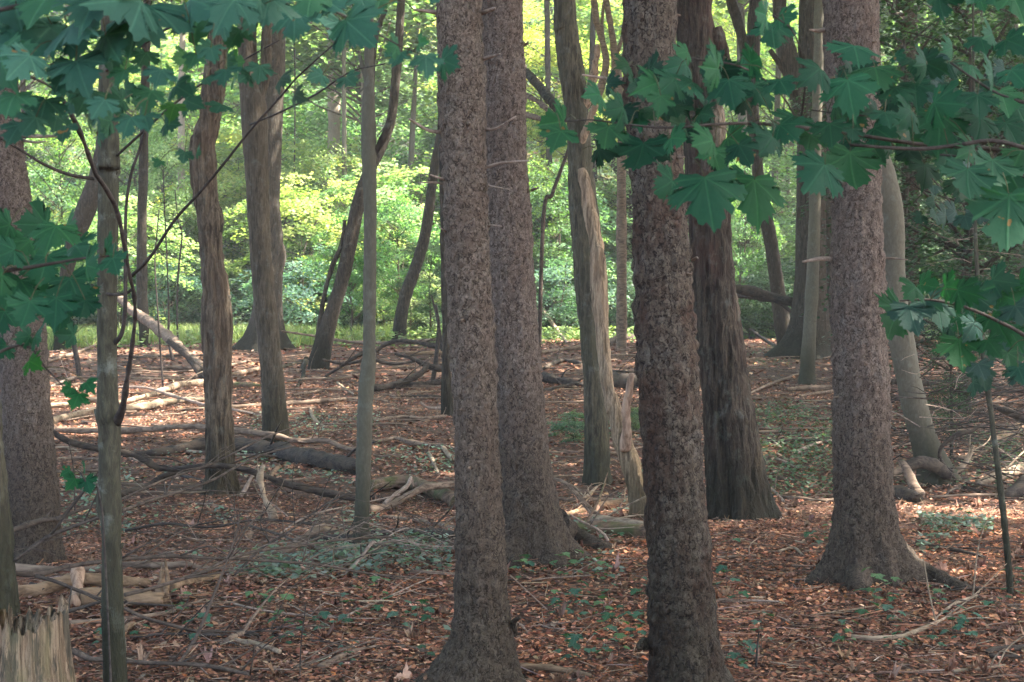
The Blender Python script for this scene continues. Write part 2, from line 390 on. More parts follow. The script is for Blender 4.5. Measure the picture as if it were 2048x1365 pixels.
def fan_field(n, pos, size, rot, cols, sides=6, curl=.35, tilt=.35, aspect=.6):
    """n irregular little leaves as fans"""
    th = np.linspace(0, 2 * math.pi, sides, endpoint=False)[None, :] + R.normal(0, .12, (n, sides))
    rr = size[:, None] * (.5 + .28 * R.random((n, sides)))
    x = np.cos(th) * rr; y = np.sin(th) * rr * aspect
    z = curl * size[:, None] * (R.random((n, sides)) - .35) * .9
    c, s = np.cos(rot)[:, None], np.sin(rot)[:, None]
    ax = R.normal(0, tilt, (n, 1)); ay = R.normal(0, tilt, (n, 1))
    X = x * c - y * s; Y = x * s + y * c; Z = z + X * ax + Y * ay
    P = np.stack([X, Y, Z], -1); ce = np.zeros((n, 1, 3)); V = np.concatenate([ce, P], 1) + pos[:, None, :]
    k = sides + 1; b = (np.arange(n) * k)[:, None]; j = np.arange(sides)[None]
    t = np.stack([b + j * 0, b + 1 + j, b + 1 + (j + 1) % sides], -1).reshape(-1, 3)
    return V.reshape(-1, 3), t, np.repeat(cols, k, 0)
def polar(n, r0, r1, half=31):
    r = np.sqrt(R.random(n) * (r1 * r1 - r0 * r0) + r0 * r0); a = np.radians((R.random(n) * 2 - 1) * half)
    return r * np.sin(a), r * np.cos(a)
LIT = [(.38, .22, .15), (.26, .135, .088), (.17, .085, .056), (.085, .045, .032), (.48, .33, .245), (.23, .18, .145), (.42, .16, .06), (.13, .065, .045)]
LW = [6, 7, 8, 7, 2.0, 2.4, .25, 6]
def litter():
    A = Acc()
    for n, r0, r1, s in ((215000, 4.2, 12, (.009, .029)), (110000, 12, 23, (.018, .044)), (40000, 23, 42, (.045, .09))):
        x, y = polar(n, r0, r1); keep = R.random(n) < .55 + .45 * sm(.5 + vnoise(np.stack([x, y, x * 0], -1) * .8, 31))
        x, y = x[keep], y[keep]; m = len(x); size = R.uniform(s[0], s[1], m)
        pos = np.stack([x, y, gh(x, y) + .012 * fbm(np.stack([x, y, x * 0], -1) * 4, 3, 21) + .004 + R.random(m) * .022], -1)
        shade = vnoise(np.stack([x, y, x * 0], -1) * 1.3, 44)[:, None]
        cols = palette(m, LIT, LW) * (1 + .32 * shade) * [1.26, 1.10, .98]; rust = (sm((x + 1.5) / 2) * sm((11 - y) / 2))[:, None] * (.6 + .4 * shade); cols = cols * (1 - rust + rust * np.array([[1.12, .93, .78]]))
        V, t, c = fan_field(m, pos, size, R.random(m) * 6.28, np.clip(cols, .002, 1), sides=5, curl=.38, tilt=.22, aspect=.7); A.add(V, t=t, c=c)
    o = link('dead_leaf_litter', A.mesh('dead_leaf_litter', tintmat('dead_leaf'), False)); tag(o, 'reddish brown dead leaves covering the forest floor', 'leaf litter', kind='stuff')
    # needles and bits of twig
    A = Acc()
    for n, r0, r1, wd in ((22000, 4.2, 12, .0012), (9000, 12, 24, .0026)):
        x, y = polar(n, r0, r1); L = R.gamma(2.0, .035, n) + .02; a = R.random(n) * 6.28; w = wd * (.6 + R.random(n))
        big = R.random(n) < .03; L[big] *= 2.5; w[big] *= 1.8
        z = gh(x, y) + .02 + R.random(n) * .02; dz = R.normal(0, .12, n) * L
        d = np.stack([np.cos(a), np.sin(a)], -1); p = np.stack([-d[:, 1], d[:, 0]], -1)
        c0 = np.stack([x, y, z], -1); e = np.concatenate([d * L[:, None], dz[:, None]], 1)
        side = np.concatenate([p * w[:, None], np.zeros((n, 1))], 1); up = np.stack([np.zeros(n), np.zeros(n), w * 1.6], -1)
        V = np.stack([c0 - side, c0 + side, c0 + up, c0 + e - side, c0 + e + side, c0 + e + up], 1).reshape(-1, 3)
        b = (np.arange(n) * 6)[:, None, None]; q = (b + np.array([[0, 1, 4, 3], [1, 2, 5, 4], [2, 0, 3, 5]])[None]).reshape(-1, 4)
        cols = palette(n, [(.28, .19, .13), (.15, .095, .07), (.24, .12, .07), (.38, .29, .22)], [4, 6, 6, 1]); A.add(V, q=q, c=np.repeat(cols, 6, 0))
    o = link('fallen_needles', A.mesh('fallen_needles', tintmat('needle_bits'), False)); tag(o, 'brown needles and bits of twig scattered among the dead leaves', 'needles', kind='stuff')
litter()

# ------------------------------------------------------------------ foliage meshes
def kite_leaves(P, Nrm, size, cols, spin=None):
    """folded 4-point leaves; P (n,3) Nrm (n,3)"""
    n = len(P); Nrm = Nrm / (np.linalg.norm(Nrm, axis=1)[:, None] + 1e-9)
    a = R.normal(size=(n, 3)); U = a - Nrm * (a * Nrm).sum(1)[:, None]; U /= np.linalg.norm(U, axis=1)[:, None] + 1e-9
    W = np.cross(Nrm, U); s = size[:, None]
    V = np.stack([P - U * s * .5, P + W * s * .42 - Nrm * s * .10 - U * s * .05, P + U * s * .6, P - W * s * .42 - Nrm * s * .10 - U * s * .05], 1)
    b = (np.arange(n) * 4)[:, None]; t = np.concatenate([b + [[0, 1, 2]], b + [[0, 2, 3]]], 1).reshape(-1, 3)
    return V.reshape(-1, 3), t, np.repeat(cols, 4, 0)
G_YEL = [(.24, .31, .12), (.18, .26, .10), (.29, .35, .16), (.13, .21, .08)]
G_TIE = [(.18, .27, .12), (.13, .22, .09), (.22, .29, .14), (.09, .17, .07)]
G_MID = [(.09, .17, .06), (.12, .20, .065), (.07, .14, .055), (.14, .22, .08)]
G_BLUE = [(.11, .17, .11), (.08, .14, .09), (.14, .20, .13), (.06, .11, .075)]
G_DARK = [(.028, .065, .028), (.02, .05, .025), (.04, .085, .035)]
def crown_mesh(name, mat, seed, rx, rz, zc, nspray, per, ls, pal, sprad=(.5, 1.0), flat=.12, shell=.35, limbs=True, droop=.25, trunk_r=0):
    """returns foliage mesh and list of limb paths; crown centre at height zc"""
    g = np.random.default_rng(seed); A = Acc(); paths = []
    for k in range(nspray):
        d = g.normal(size=3); d /= np.linalg.norm(d); rad = shell + (1 - shell) * g.random() ** .6
        c = d * rad * np.array([rx, rx, rz]) + [0, 0, zc]
        r = g.uniform(*sprad); m = int(per * (r / np.mean(sprad)) ** 2 * g.uniform(.6, 1.3))
        out = np.array([d[0], d[1], 0]); ol = np.linalg.norm(out) + 1e-6; out /= ol
        q = g.random(m) ** .6 * r; a = g.random(m) * 6.283
        lx, ly = np.cos(a) * q, np.sin(a) * q * .7
        side = np.array([-out[1], out[0], 0])
        P = c + lx[:, None] * out + ly[:, None] * side
        P[:, 2] += g.normal(0, flat, m) - droop * (lx / r + .5) ** 2 * r * (lx > -r * .5) * .5
        nr = np.stack([g.normal(0, .38, m), g.normal(0, .38, m), np.ones(m)], -1) + out * .25
        base = np.array(pal)[g.integers(len(pal))]; cols = base * (.6 + .4 * np.array(pal)[g.integers(len(pal), size=m)] / np.mean(pal, 0)) * g.uniform(.75, 1.3, (m, 1))
        V, t, cc = kite_leaves(P, nr, ls * g.uniform(.7, 1.25, m), np.clip(cols, .004, 1)); A.add(V, t=t, c=cc)
        if limbs and g.random() < .55: paths.append(c)
    return A.mesh(name, mat, False), paths
def limb_mesh(name, mat, paths, z0, z1, rb, seed):
    g = np.random.default_rng(seed); A = Acc()
    for c in paths:
        h = min(max(c[2] - np.hypot(c[0], c[1]) * g.uniform(.3, .8), z0), z1); s = np.array([0, 0, h]); e = np.array(c)
        mid = (s + e) / 2 + g.normal(0, .12, 3) + [0, 0, -.05]; r = rb * g.uniform(.5, 1)
        A.add(*tube([[*s, r], [*mid, r * .6], [*e, r * .2]], 5, .4, cap=False))
    return A.mesh(name, mat)
M['fol'] = leafmat('foliage', hueobj=.7)
M['fol_dark'] = leafmat('dark_foliage', tr=.3)
M['canopy'] = leafmat('canopy_foliage', tr=.4)
M['leafy'] = leafmat('maple_leaf', tr_mul=(1.1, 1.5, .6), tr=.34, rough=.6, spec=.14, veins=True)
HI = []     # high crowns: (leaf mesh, limb mesh)
for k in range(3):
    cm, pth = crown_mesh('high_crown', M['canopy'], 50 + k, 3.3, 2.6, 11.5, 85, 42, .24, G_MID, (.6, 1.2), .25, .3)
    HI.append((cm, limb_mesh('high_limbs', M['furrow'], pth, 8.5, 14, .05, k)))

# ------------------------------------------------------------------ trees given by their outline in the photograph
DISP = {'spruce': d_spruce, 'spruce_red': d_spruce, 'spruce_pink': d_spruce, 'maple': d_smooth, 'beech': d_smooth, 'pale': d_smooth}
def tree(name, label, pts, mat, D=None, row=None, top=12.0, disp=None, amp=None, lobes=None, group=None, crown=True, seg=None, roots=(), forks=(), stubs=(), cat='tree', tlabel=None, lean=0, fine=1.0, jag=0):
    bx, by = pts[0][0], (row or pts[0][1])
    D = D or gd(bx, by); base = at(bx, by, D); base[2] = float(gh(base[0], base[1]))
    P = [[*(at(x, y, D) - base), pxm(w, D) / 2] for x, y, w in pts]
    P[0][2] = min(P[0][2], 0.0)
    first = list(P[0]); P.insert(0, [first[0], first[1], first[2] - .18, first[3] * 1.08])
    if top:
        a, b = np.array(P[-2]), np.array(P[-1]); dirv = (b - a)[:3] / np.linalg.norm((b - a)[:3]); dirv = dirv * .4 + np.array([0, 0, 1]) * .6; dirv /= np.linalg.norm(dirv)
        hleft = top - b[2]
        if hleft > .5:
            for f_ in (.3, .65, 1.0):
                q = b[:3] + dirv * hleft * f_; P.append([*q, b[3] * (1 - .75 * f_)])
    P = np.array(P); P[:, 1] += lean * np.clip(P[:, 2], 0, None)
    t = thing(name, label, cat, base, group)
    px_ = D / 1422.0; ds = max(.013, px_ * 3.2) * fine; seg = seg or int(np.clip(2 * math.pi * P[1][3] / (px_ * 2.2) / fine, 8, 120))
    a_ = (amp if amp is not None else (.007 if 'spruce' in mat else .010)) * (1.35 if 'spruce' in mat else 1.15)
    df = disp or DISP.get(mat, d_furrow)(a_ if mat not in ('maple', 'beech', 'pale') else .0025, rnd.random() * 50)
    vis_top = (EYE + 620 / F * D) - base[2]
    S1 = spline(P, ds)
    keep = S1[:, 2] <= vis_top; hi = S1[~keep][::8]; S1 = np.vstack([S1[keep], hi])
    V, q, tt = tube(S1, seg, ds, df, lobes=lobes, spl=False, jag=jag)
    o = link('trunk', mesh('trunk', V, [q, tt], M[mat]), t)
    if tlabel: o['label'] = tlabel
    for rp in roots:
        rows = [[*(gp(x, y + w * .3) - base), pxm(w, D) / 2] for x, y, w in rp]
        for i, rr in enumerate(rows):
            rr[2] = float(gh(rr[0] + base[0], rr[1] + base[1])) - base[2] + rr[3] * (.45 if i else 1.1)
            if not i: rr[1] *= .6
        V, q, tt = tube(rows, 24, .03, df); link('root', mesh('root', V, [q, tt], M[mat]), t)
    for fp in forks:
        m2 = mat
        if isinstance(fp, dict): m2 = fp.get('mat', mat); dd = fp.get('dd', 0.0); nm = fp.get('name', 'limb'); fp_ = fp['p']
        else: dd = 0; nm = 'limb'; fp_ = fp
        n_ = max(1, len(fp_) - 1)
        rows = [[*(at(x, y, D + dd * i / n_) - base), pxm(w, D + dd * i / n_) / 2] for i, (x, y, w) in enumerate(fp_)]
        if isinstance(fp, dict) and fp.get('up'):
            b = np.array(rows[-1]); b2 = b + [rnd.uniform(-.5, .5), 0, fp['up'], -b[3] * .7]; rows.append(list(b2))
        r0 = rows[0][3]; V, q, tt = tube(rows, int(np.clip(2 * math.pi * r0 / (px_ * 2.2), 6, 60)), ds * 1.2, df if r0 > .014 else None)
        link(nm, mesh(nm, V, [q, tt], M[m2]), t)
    for (x0, y0, x1, y1, w) in stubs:                 # dead twigs sticking out of the trunk
        s0, s1 = at(x0, y0, D) - base, at(x1, y1, D - .1) - base; r = pxm(w, D) / 2 * (1.35 if w < 12 else 1); v = s1 - s0
        s0 = s0 - v * .25; m_ = (s0 + s1) / 2 + R.normal(0, .012, 3)
        V, q, tt = tube([[*s0, r * 1.15], [*m_, r * .9], [*s1, r * .45]], 6, .02); link('dead_branch', mesh('dead_branch', V, [q, tt], M['stub' if w < 12 else mat]), t)
    if name == 'spruce_tree':                          # little broken twig nubs up the trunk
        A = Acc()
        for _ in range(9):
            S = S1[rnd.randrange(len(S1) // 8, len(S1))]; a = rnd.uniform(-math.pi, .2); L = rnd.uniform(.008, .03); d = np.array([math.cos(a), math.sin(a), rnd.uniform(-.2, .35)]); p = S[:3] + d * (S[3] * .93)
            A.add(*tube([[*p, .008], [*(p + d * (L + S[3] * .1)), .0035]], 6, .03))
        link('twig_nubs', A.mesh('twig_nubs', M['log']), t)
    if crown and top:
        rc = random.Random(hash_(label) + 3); cm, lm = HI[rc.randrange(3)]; off = P[-1]; s = rc.uniform(.9, 1.15)
        rz = rc.uniform(0, 6.28); zo = top - 11.5 * s + rc.uniform(-1, 1)
        link('crown', cm, t, (off[0], off[1], zo), rz, s); link('crown_limbs', lm, t, (off[0], off[1], zo), rz, s)
    return t, D, base

# --- big near trees
tree('spruce_tree', 'tall scaly barked spruce in the centre foreground, its flared base cut by the picture bottom',
     [(958, 1392, 178), (961, 1345, 150), (965, 1290, 124), (963, 1200, 106), (960, 1050, 99), (955, 900, 95), (946, 700, 92), (934, 500, 91), (927, 300, 91), (923, 150, 90), (918, 0, 88)],
     'spruce', row=1378, lobes=[(190, .75, .12, .55), (-20, .35, .12, .5), (-90, .25, .1, .5)], roots=[[(925, 1320, 90), (880, 1355, 60), (840, 1385, 34), (800, 1400, 12)]],
     stubs=[(880, 28, 828, 20, 7), (965, 26, 990, 18, 6), (968, 118, 1000, 108, 5), (972, 250, 1032, 233, 5), (885, 258, 818, 238, 6), (974, 338, 1058, 322, 5), (888, 358, 860, 350, 5), (890, 371, 838, 366, 4), (976, 364, 1003, 360, 3), (976, 374, 1018, 379, 3), (890, 455, 876, 452, 3), (979, 455, 1004, 453, 3), (1030, 1262, 1040, 1235, 15)])
tree('spruce_tree', 'large scaly barked spruce right behind the centre foreground trunk, with a big root flare',
     [(1062, 1120, 140), (1058, 1060, 122), (1052, 1000, 116), (1043, 900, 110), (1033, 760, 102), (1024, 600, 97), (1015, 450, 93), (1010, 300, 90), (1007, 150, 88), (1003, 0, 84)],
     'spruce_pink', row=1118, lobes=[(-130, .75, .16, .4), (-55, .6, .15, .35), (5, .8, .15, .35), (180, .3, .15, .5)],
     roots=[[(1105, 1055, 80), (1145, 1070, 54), (1190, 1088, 32), (1240, 1098, 10)], [(1045, 1105, 60), (1028, 1135, 28)]],
     stubs=[(1018, 596, 1034, 591, 5), (1066, 380, 1078, 376, 4), (1050, 90, 1056, 84, 4)])
tree('spruce_tree', 'thick spruce with reddish flaking bark standing right of the centre, base below the picture',
     [(1376, 1400, 158), (1372, 1340, 140), (1362, 1200, 130), (1358, 1100, 122), (1351, 1000, 121), (1339, 800, 118), (1330, 650, 116), (1318, 400, 112), (1303, 200, 106), (1299, 0, 110)],
     'spruce_red', row=1392, amp=.009, lobes=[(0, .3, .12, .5), (180, .25, .15, .5), (-90, .2, .12, .5)],
     stubs=[(1245, 158, 1165, 150, 6), (1387, 520, 1396, 518, 4), (1292, 1290, 1278, 1296, 26)])
tree('spruce_tree', 'spruce on the right with wide spreading roots, maple leaves hanging before its upper trunk',
     [(1728, 1168, 150), (1728, 1120, 134), (1727, 1050, 120), (1726, 950, 115), (1723, 850, 111), (1720, 700, 107), (1716, 550, 104), (1711, 400, 102), (1706, 200, 105), (1702, 0, 107)],
     'spruce_pink', row=1162, amp=.009, lobes=[(185, .75, .17, .4), (-115, .6, .15, .3), (-65, .45, .15, .25), (-15, 1.1, .17, .35)],
     roots=[[(1762, 1105, 76), (1828, 1138, 56), (1882, 1160, 38), (1935, 1180, 22), (1975, 1192, 8)], [(1722, 1160, 56), (1718, 1184, 36)], [(1685, 1120, 60), (1650, 1148, 30), (1632, 1158, 12)]],
     stubs=[(1666, 522, 1605, 524, 8), (1702, 545, 1714, 533, 10), (1683, 812, 1700, 803, 6), (1660, 372, 1620, 378, 5), (1652, 58, 1620, 60, 7), (1768, 518, 1815, 520, 4), (1738, 940, 1732, 928, 5)])
tree('spruce_tree', 'purplish grey spruce at the left picture edge, partly hidden by maple leaves',
     [(66, 1132, 120), (66, 1080, 108), (64, 1000, 104), (55, 850, 98), (44, 700, 95), (24, 500, 92), (8, 350, 90), (-6, 200, 84), (-20, 0, 80)],
     'spruce_pink', row=1132, lobes=[(0, .15, .15, .5), (-90, .2, .12, .5)], stubs=[(60, 272, 128, 272, 6), (55, 282, 92, 283, 4), (62, 413, 88, 405, 5)])
tree('old_tree', 'old broad tree with a dark vertical split in its trunk, behind the reddish spruce',
     [(1483, 1045, 135), (1478, 1000, 116), (1466, 900, 106), (1454, 800, 94), (1442, 700, 86), (1432, 600, 80), (1423, 500, 77), (1417, 400, 77), (1408, 250, 78), (1397, 150, 74), (1387, 0, 66)],
     'old', row=1042, amp=.02, lobes=[(-20, .25, .2, .3), (200, .2, .2, .4), (-90, .15, .2, .4), (-118, -.22, 6, .16)],
     forks=[{'p': [(1425, 60, 30), (1445, 110, 20), (1452, 160, 12)], 'name': 'limb'}])
tree('maple_tree', 'slender greenish grey maple in the left foreground, forked low on its right side',
     [(231, 1440, 54), (231, 1365, 49), (226, 1250, 44), (224, 1150, 42), (222, 1050, 42), (218, 1010, 50), (219, 940, 42), (219, 860, 44), (217, 830, 50), (215, 780, 41), (214, 650, 40), (215, 500, 40), (217, 350, 40), (218, 330, 44), (217, 200, 40), (219, 100, 40), (222, 0, 38)],
     'maple', D=5.5, row=1430, amp=.003,
     forks=[{'p': [(232, 850, 20), (246, 812, 14), (254, 760, 10), (263, 700, 9), (270, 640, 9), (268, 590, 9), (258, 545, 8), (247, 480, 8), (233, 420, 8), (212, 378, 9), (190, 345, 9), (170, 290, 9), (148, 240, 8), (115, 185, 8), (70, 158, 7), (0, 130, 8), (-90, 100, 6)], 'mat': 'darktwig', 'dd': -1.6, 'name': 'stem'},
            {'p': [(226, 690, 12), (243, 668, 9), (250, 620, 8), (251, 500, 7), (252, 420, 6), (262, 350, 6), (285, 280, 5), (310, 180, 3)], 'mat': 'darktwig', 'dd': -.3, 'name': 'stem'},
            {'p': [(264, 552, 8), (300, 515, 7), (350, 440, 7), (400, 385, 6), (450, 325, 6), (500, 262, 5), (560, 195, 5), (600, 150, 4), (700, 60, 3)], 'mat': 'darktwig', 'dd': -1.2, 'name': 'branch'},
            {'p': [(186, 358, 8), (140, 350, 7), (90, 330, 6), (40, 300, 5), (0, 276, 5)], 'mat': 'darktwig', 'dd': -.5, 'name': 'branch'},
            {'p': [(180, 570, 8), (215, 588, 7), (250, 588, 6), (264, 578, 5)], 'mat': 'darktwig', 'dd': -.1, 'name': 'branch'},
            {'p': [(205, 146, 7), (250, 115, 7), (300, 80, 6), (340, 55, 5), (386, 42, 4)], 'mat': 'darktwig', 'dd': -.8, 'name': 'branch'},
            {'p': [(230, 315, 6), (290, 260, 6), (340, 215, 5), (400, 170, 5), (470, 130, 4), (560, 80, 3)], 'mat': 'darktwig', 'dd': -1.2, 'name': 'branch'},
            {'p': [(500, 250, 4), (560, 225, 4), (630, 190, 4), (700, 145, 3), (770, 128, 3)], 'mat': 'darktwig', 'dd': -1.2, 'name': 'branch'},
            {'p': [(205, 1010, 22), (194, 992, 14)], 'name': 'stub'}, {'p': [(214, 1236, 20), (208, 1228, 16), (204, 1218, 8)], 'name': 'knot'}, {'p': [(232, 1098, 16), (243, 1092, 12), (247, 1086, 6)], 'name': 'knot'}, {'p': [(206, 838, 20), (195, 828, 12), (190, 818, 6)], 'name': 'knot'}, {'p': [(200, 340, 26), (215, 335, 34), (236, 350, 18)], 'name': 'knot'}])
tree('dark_tree', 'dark furrowed trunk at the left picture edge rising behind the broken stump',
     [(-18, 1238, 110), (-18, 1180, 92), (-20, 1080, 80), (-26, 950, 66), (-34, 800, 62), (-50, 600, 58), (-70, 300, 54)], 'furrow_green', row=1238, amp=.012)
# --- middle distance
tree('shaggy_tree', 'leaning shaggy barked tree with a dark knot halfway up, left of the twin trunks',
     [(445, 992, 74), (443, 965, 60), (441, 900, 54), (437, 800, 52), (434, 700, 51), (433, 640, 53), (431, 580, 48), (424, 520, 46), (420, 470, 46), (421, 440, 50), (411, 400, 44), (405, 330, 46), (404, 290, 44), (416, 240, 40), (430, 150, 38), (440, 40, 36), (444, -30, 34)],
     'shag', row=988, amp=.018, lobes=[(-90, .2, .1, .5), (0, .25, .1, .4), (180, .25, .1, .4)],
     forks=[{'p': [(430, 470, 20), (437, 455, 18), (438, 440, 10)], 'name': 'knot', 'mat': 'dark'}, {'p': [(434, 640, 26), (447, 620, 22), (452, 590, 14)], 'name': 'knot', 'mat': 'dark'}])
tree('forked_tree', 'straight grey brown tree forking near the picture top, in front of the flared dark trunk',
     [(553, 886, 56), (550, 840, 50), (544, 760, 45), (537, 680, 43), (527, 570, 43), (518, 450, 43), (512, 320, 46), (508, 220, 50), (500, 165, 42), (495, 100, 36), (492, 0, 36)],
     'furrow', row=884, amp=.007, forks=[{'p': [(512, 210, 30), (528, 160, 22), (534, 100, 20), (536, 0, 18)], 'up': 6}])
tree('flared_tree', 'dark tree with wide flared roots standing directly behind the grey forked tree',
     [(530, 700, 92), (532, 660, 66), (536, 600, 54), (538, 540, 52), (540, 480, 50), (538, 400, 42), (545, 250, 40), (551, 120, 38), (554, 0, 36)],
     'dark', row=700, lobes=[(0, .5, .4, .4), (180, .5, .4, .4), (-90, .3, .3, .4)], forks=[{'p': [(548, 560, 30), (558, 510, 26), (552, 470, 16)], 'name': 'knot'}])
tree('slim_tree', 'slim smooth straight tree between the leaning dark trunk and the centre spruces',
     [(718, 1112, 40), (721, 1080, 33), (725, 1000, 31), (728, 900, 30), (731, 800, 30), (736, 740, 31), (738, 700, 27), (739, 600, 26), (740, 500, 26), (740, 400, 27), (738, 320, 29), (737, 230, 27), (738, 150, 22), (738, 60, 20), (737, 0, 19)],
     'beech', row=1106, forks=[{'p': [(736, 165, 16), (724, 130, 10), (720, 112, 7)], 'name': 'stub'}, {'p': [(738, 320, 14), (762, 285, 13), (780, 240, 13)], 'name': 'limb', 'mat': 'dark'}])
tree('leaning_tree', 'dark tree leaning to the right behind the slim smooth trunk, surface roots at its foot',
     [(636, 742, 44), (645, 700, 36), (657, 650, 31), (672, 600, 28), (687, 550, 26), (702, 480, 26), (716, 410, 25), (735, 350, 22), (765, 292, 19), (783, 235, 18), (792, 150, 17), (799, 60, 16), (802, 0, 16)],
     'dark', row=740, roots=[[(622, 722, 10), (606, 735, 9), (607, 752, 7), (594, 775, 5)], [(628, 715, 9), (608, 722, 8), (560, 736, 8), (515, 740, 6)]],
     forks=[{'p': [(622, 722, 11), (634, 680, 9), (645, 610, 9), (662, 540, 9), (683, 490, 8), (690, 440, 5)], 'name': 'stem'}, {'p': [(738, 300, 14), (748, 100, 10), (770, 20, 9)], 'name': 'limb'}])
tree('leaning_tree', 'dark tree leaning right, half hidden by leaves just left of the centre spruce',
     [(797, 690, 30), (800, 650, 26), (812, 590, 24), (830, 540, 22), (848, 480, 21), (858, 420, 20), (866, 360, 19), (878, 290, 18), (892, 200, 16), (905, 0, 14)], 'dark', row=690)
tree('green_tree', 'slim greenish trunk pressed close to the left side of the centre spruce',
     [(895, 838, 26), (893, 760, 20), (893, 650, 17), (890, 500, 16), (886, 350, 15), (882, 150, 13), (880, 0, 12)], 'dark', row=836)
tree('dead_tree', 'weathered grey tree with a bare tan strip down its right side, beyond the centre spruces',
     [(1197, 972, 60), (1195, 930, 50), (1193, 850, 43), (1188, 760, 41), (1183, 680, 47), (1180, 600, 54), (1175, 500, 55), (1168, 420, 53), (1162, 350, 48), (1158, 270, 46), (1150, 190, 48), (1140, 120, 46), (1133, 60, 42), (1128, 0, 42)],
     'furrow_green', row=968, amp=.012, lobes=[(180, .2, .15, .4), (-90, .2, .1, .4)],
     forks=[{'p': [(1165, 225, 20), (1185, 160, 15), (1196, 90, 9)], 'name': 'limb', 'mat': 'deadwood', 'dd': -.3},
            {'p': [(1150, 310, 12), (1162, 290, 14), (1176, 250, 14), (1192, 210, 12)], 'name': 'limb', 'mat': 'deadwood', 'dd': -.2},
            {'p': [(1140, 240, 14), (1110, 212, 17), (1080, 175, 16), (1040, 130, 14)], 'name': 'limb', 'mat': 'dark', 'dd': 2},
            {'p': [(1120, 250, 9), (1090, 215, 9), (1055, 192, 8), (1040, 190, 8)], 'name': 'limb', 'mat': 'log', 'dd': 1},
            {'p': [(1140, 262, 8), (1095, 243, 9), (1060, 232, 9), (1040, 226, 9)], 'name': 'limb', 'mat': 'log', 'dd': 1}])
tree('broken_tree', 'bare tan dead tree leaning left against the weathered grey trunk, mossy at its foot',
     [(1274, 1045, 36), (1277, 1000, 36), (1268, 950, 37), (1251, 900, 36), (1237, 850, 29), (1224, 800, 25), (1213, 740, 24), (1208, 680, 27), (1204, 620, 29), (1201, 560, 31), (1199, 500, 28), (1188, 440, 24), (1178, 380, 22), (1168, 330, 16)],
     'deadwood', row=1042, top=0, lean=.12, amp=.012, forks=[{'p': [(1250, 900, 18), (1252, 870, 17), (1253, 820, 14), (1258, 780, 11), (1263, 748, 5)], 'name': 'snag', 'mat': 'snag', 'dd': -.2}])
tree('grey_tree', 'smooth grey green tree bending left, just right of the right hand spruce',
     [(1872, 975, 84), (1868, 940, 66), (1850, 890, 54), (1836, 840, 50), (1822, 780, 50), (1810, 720, 50), (1800, 660, 46), (1793, 600, 42), (1790, 540, 42), (1786, 470, 46), (1780, 410, 50), (1768, 350, 46), (1752, 300, 44), (1735, 200, 42), (1720, 0, 40)],
     'beech', row=965, lobes=[(0, .3, .15, .4), (180, .3, .15, .4), (-90, .2, .15, .4)],
     forks=[{'p': [(1862, 900, 20), (1838, 800, 16), (1822, 720, 14), (1812, 660, 10)], 'name': 'root_ridge', 'dd': -.1}])
tree('big_tree', 'broad dark furrowed tree with spreading roots far back, left of the right hand spruce',
     [(1616, 716, 120), (1618, 680, 84), (1620, 640, 70), (1621, 560, 62), (1622, 450, 58), (1622, 300, 54), (1622, 150, 50), (1622, 0, 46)],
     'dark', row=714, lobes=[(0, .4, .5, .4), (180, .5, .5, .4), (-90, .3, .4, .4)],
     forks=[{'p': [(1612, 240, 40), (1590, 160, 42), (1572, 90, 34), (1562, 30, 28), (1560, -20, 24)], 'up': 5}, {'p': [(1600, 190, 12), (1560, 130, 11), (1540, 100, 8)]}])
tree('pole_tree', 'straight pale grey pole like trunk in front of the broad dark tree',
     [(1614, 772, 40), (1615, 740, 30), (1618, 680, 28), (1623, 600, 26), (1627, 500, 24), (1630, 400, 23), (1633, 250, 21), (1637, 100, 20), (1639, 0, 20)], 'beech', row=768)
tree('dark_tree', 'dark curved tree left of the broad dark tree, behind the slanting dead limb',
     [(1578, 694, 44), (1566, 650, 34), (1558, 600, 29), (1550, 540, 27), (1541, 480, 26), (1530, 430, 26), (1520, 380, 24), (1512, 300, 22), (1504, 200, 24), (1500, 140, 32), (1488, 90, 20), (1474, 40, 20), (1462, 0, 20)],
     'dark', row=692, forks=[{'p': [(1502, 150, 26), (1508, 90, 26), (1512, 0, 26)], 'up': 5}])
tree('sapling', 'thin straight sapling near the right picture edge under the low maple leaves',
     [(2021, 1200, 15), (2016, 1120, 14), (2006, 1020, 14), (1995, 930, 13), (1985, 850, 12), (1976, 780, 12), (1968, 720, 11), (1962, 660, 10), (1955, 560, 9), (1950, 430, 7)], 'maple', row=1196, top=4.5, crown=False)
